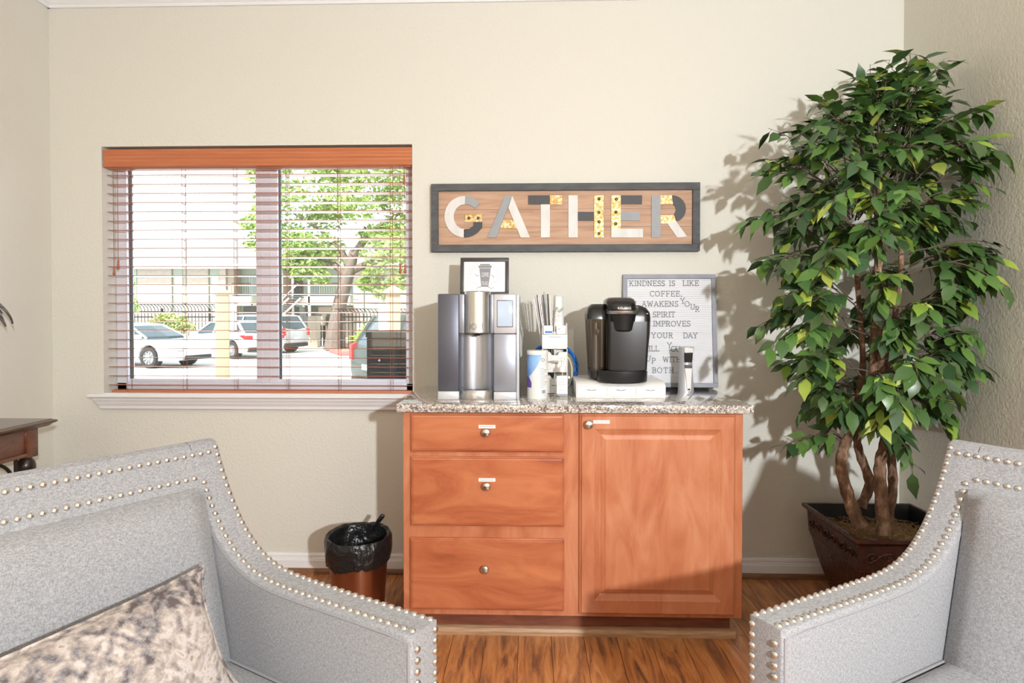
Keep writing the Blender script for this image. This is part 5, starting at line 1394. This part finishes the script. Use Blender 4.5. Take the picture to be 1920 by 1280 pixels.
sh = thing('flowering_shrub', 'green flowering shrub with pink tips behind the two white cars', 'shrub', tuple(P(312, 640, 23.2)[:2]) + (GZ,))
mb = MB()
for k in range(7): p = P(290 + k * 8, 640, 23.2); mb.tube([(p.x, p.y, GZ), tuple(P(282 + k * 11, 600, 23.2))], .02, 5)
mb.build('stems', M['twig'], sh, True)
leafcloud('foliage', M['oakleaf'], sh, [(P(x, y, 23.2), (.32, .35, .26)) for x, y in ((285, 612), (300, 600), (315, 595), (330, 600), (342, 608), (312, 615), (298, 618), (330, 618), (350, 612), (318, 630))], 1500, .075, [(.35, .50, .12), (.48, .58, .20), (.28, .42, .10), (.75, .42, .36), (.62, .60, .25)])
vi = thing('climbing_shrub', 'narrow light green shrub growing at left window edge outside', 'shrub', tuple(P(238, 640, 25.3)[:2]) + (GZ,))
mb = MB(); mb.tube([tuple(P(240, 650, 25.3)), tuple(P(239, 580, 25.3)), tuple(P(241, 540, 25.3))], [.05, .04, .02], 6); mb.build('stem', M['twig'], vi, True)
leafcloud('foliage', M['oakleaf'], vi, [(P(x, y, 25.3), (.25, .3, .30)) for x, y in ((240, 525), (238, 545), (242, 560), (246, 572), (236, 580), (250, 578), (241, 535))], 520, .08, [(.42, .56, .14), (.33, .48, .12), (.5, .6, .2)])
pa = thing('palm_shrub', 'bright green spiky shrub behind the dark car', 'shrub', tuple(P(690, 625, 26)[:2]) + (GZ,))
mb = MB(); r3 = random.Random(3)
for k in range(70):
    a_ = r3.uniform(0, 2 * PI); e_ = r3.uniform(.2, 1.3); l_ = r3.uniform(.6, .95)
    d_ = Vector((math.cos(a_) * math.cos(e_), math.sin(a_) * math.cos(e_), math.sin(e_))); b_0 = Vector((pa.location.x, pa.location.y, GZ + .62)); s_ = d_.cross(Vector((0, 0, 1))).normalized() * .035
    tip = b_0 + d_ * l_ - Vector((0, 0, .18 * math.cos(e_))); md = b_0 + d_ * l_ * .6
    mb.add([b_0 - s_ * .4, b_0 + s_ * .4, md + s_, tip, md - s_], [[0, 1, 2, 3, 4]], False, 0, None, tuple(Vector(r3.choice([(.45, .60, .10), (.36, .52, .08), (.54, .66, .16)]))))
mb.build('fronds', M['oakleaf'], pa, True)
mb = MB(); b_0 = pa.location; mb.tube([(b_0.x, b_0.y, GZ), (b_0.x, b_0.y, GZ + .68)], [.12, .09], 8); mb.build('stump', M['oaktrunk'], pa, True)

# utility things near the entrance
for px0, px1, py0, py1, d, lab in ((580, 598, 592, 625, 33, 'tan utility box left of the leaning tree outside'), (604, 612, 592, 610, 34.2, 'small tan meter box on dark pole left of tree'), (658, 666, 592, 620, 33, 'tan utility box right of the leaning tree outside')):
    a_, b2 = P(px0, py0, d), P(px1, py1, d)
    u = thing('utility_box', lab, 'utility box', ((a_.x + b2.x) / 2, a_.y, GZ), 0, 'utility boxes outside')
    mb = MB(); h_ = a_.z - GZ; w_ = (b2.x - a_.x) / 2; zl = .0 if 'meter' not in lab else b2.z - GZ
    mb.box(-w_, w_, -.25, .25, zl, h_, .02); mb.build('cabinet', M['bronzebox'], u)
    mb = MB(); mb.box(-w_ * .8, w_ * .8, -.262, -.25, zl + (h_ - zl) * .1, h_ * .92, .004); mb.build('front_panel', M['bronzebox'], u)
    if zl: mb = MB(); mb.box(-.06, .06, -.05, .05, 0, zl + .3); mb.build('pole', M['iron'], u); mb = MB(); mb.box(-w_ - .3, -w_ - .05, -.1, .1, 0, h_ + .1); mb.box(w_ + .05, w_ + .2, -.1, .1, 0, h_ + .1); mb.build('side_panel', M['shade'], u)

# apartment building beyond the lot
D = 47.0
def bp_(x, y, d=D): return P(x, y, d)
ab = thing('apartment_building', 'two storey cream and sage apartment building across the parking lot', 'building', (bp_(500, 600).x, bp_(500, 600).y, GZ))
def wallrect(name, m_, x0, y0, x1, y1, off=0, th=.3, parent=None):
    a_, b2 = bp_(x0, y0), bp_(x1, y1); mb = MB(); mb.box(a_.x, b2.x, a_.y - off, a_.y - off + th, b2.z, a_.z); return mb.build(name, m_, parent or ab, True)
yb = 634
wallrect('rear_wall', M['sage'], 90, 500, 800, yb, -1.2)
for x0, x1 in ((225, 257),): wallrect('sage_bay', M['sage'], x0, 503, x1, yb, 0)
for x0, x1 in ((257, 322), (346, 391), (90, 225)): wallrect('brick_wall', M['brick'], x0, 503, x1, yb, 0, 1.5)
for x0, x1 in ((322, 346), (391, 414)):
    o = wallrect('sage_bay', M['sage'], x0, 503, x1, yb, -.15, 1)
    for ya, yb2 in ((515, 550), (572, 598)):
        f = wallrect('window', M['fascia'], x0 + 4, ya, x1 - 4, yb2, -.10, .2); wallrect('pane', M['postwhite'], x0 + 6, ya + 2, x1 - 6, yb2 - 2, -.06, .1, f)
wallrect('tan_column', M['brick'], 414, 503, 426, yb, .2, 1); wallrect('tan_wall', M['tan'], 426, 503, 440, yb, .0, 1)
def balcony(x0, x1, yf0, yf1, nm=''):
    wallrect('balcony_front', M['fascia'], x0, yf0, x1, yf1, 1.0, .3)
    wallrect('balcony_slab', M['fascia'], x0, yf1 - 3, x1, yf1, .9, 2.2)
    mb = MB(); a_, b2 = bp_(x0, yf0), bp_(x1, yf0)
    ztop = bp_(x0, yf0 - 24).z
    n_ = int((b2.x - a_.x) / .18)
    for i in range(n_ + 1): mb.tube([(a_.x + i * .18, a_.y - .95, a_.z), (a_.x + i * .18, a_.y - .95, a_.z + .95)], .012, 4)
    for z in (a_.z + .08, a_.z + .95): mb.tube([(a_.x, a_.y - .95, z), (b2.x, a_.y - .95, z)], .03, 4)
    mb.build('railing', M['iron'], ab, True)
balcony(446, 481, 556, 573); balcony(560, 662, 556, 572)
for x0, y0, x1, y1 in ((448, 514, 456, 552), (459, 514, 478, 550), (566, 516, 590, 553), (624, 516, 640, 553), (642, 520, 660, 552)):
    f = wallrect('window', M['fascia'], x0, y0, x1, y1, -1.15, .2); wallrect('pane', M['paneglass'], x0 + 1.5, y0 + 1.5, x1 - 1.5, y1 - 1.5, -1.1, .1, f)
wallrect('opening_shade', M['shade'], 446, 574, 481, 598, -.9, .1); wallrect('opening_shade', M['shade'], 536, 575, 588, yb, -.9, .1); wallrect('opening_shade', M['shade'], 540, 512, 558, 556, -1.0, .1); wallrect('shaded_wall', M['tan'], 588, 575, 655, yb, -1.0, .3)  # flat dark panels carry the openings' shade in their colour
wallrect('stair_tower', M['tan'], 505, 503, 537, yb, .6, 2.2)
wallrect('support_post', M['fascia'], 586, 503, 590, yb, 1.0, .25); wallrect('support_post', M['fascia'], 556, 503, 559, yb, 1.0, .25)
for x0, x1 in ((662, 682), (700, 719), (740, 800)): wallrect('brick_wall', M['brick'], x0, 500, x1, yb, .0, 1.5)
for x0, x1 in ((682, 700), (719, 740)): wallrect('sage_bay', M['sage'], x0, 500, x1, yb, -.15, 1)
st = bp_(520, 590, 45.2); en = bp_(556, 556, 45.2)
mb = MB()
for k in range(9):
    t = k / 8; p = st.lerp(en, t); mb.box(p.x - .55, p.x + .25, p.y, p.y + 1.1, p.z - .05, p.z + .03)
mb.build('stair_treads', M['shade'], ab, True)
mb = MB()
for dx in (-.55, .3): mb.tube([st + Vector((dx, 0, -.1)), en + Vector((dx, 0, -.1))], .07, 4)
mb.tube([st + Vector((.1, 0, .9)), en + Vector((.1, 0, .9))], .04, 4)
mb.build('stair_stringers', M['fascia'], ab, True)
wallrect('fascia_board', M['fascia'], 80, 497, 800, 504, .9, .3)
a_, b2 = bp_(60, 498), bp_(820, 498); rz_ = bp_(300, 462, 54).z
mb = MB(); mb.prism([(a_.y - .9, a_.z), (a_.y + 7, rz_ + .6), (a_.y + 15, a_.z)], 'x', a_.x, b2.x); mb.build('roof', M['shingle'], ab, True)
g0_, g1_ = bp_(226, 462), bp_(247, 462)
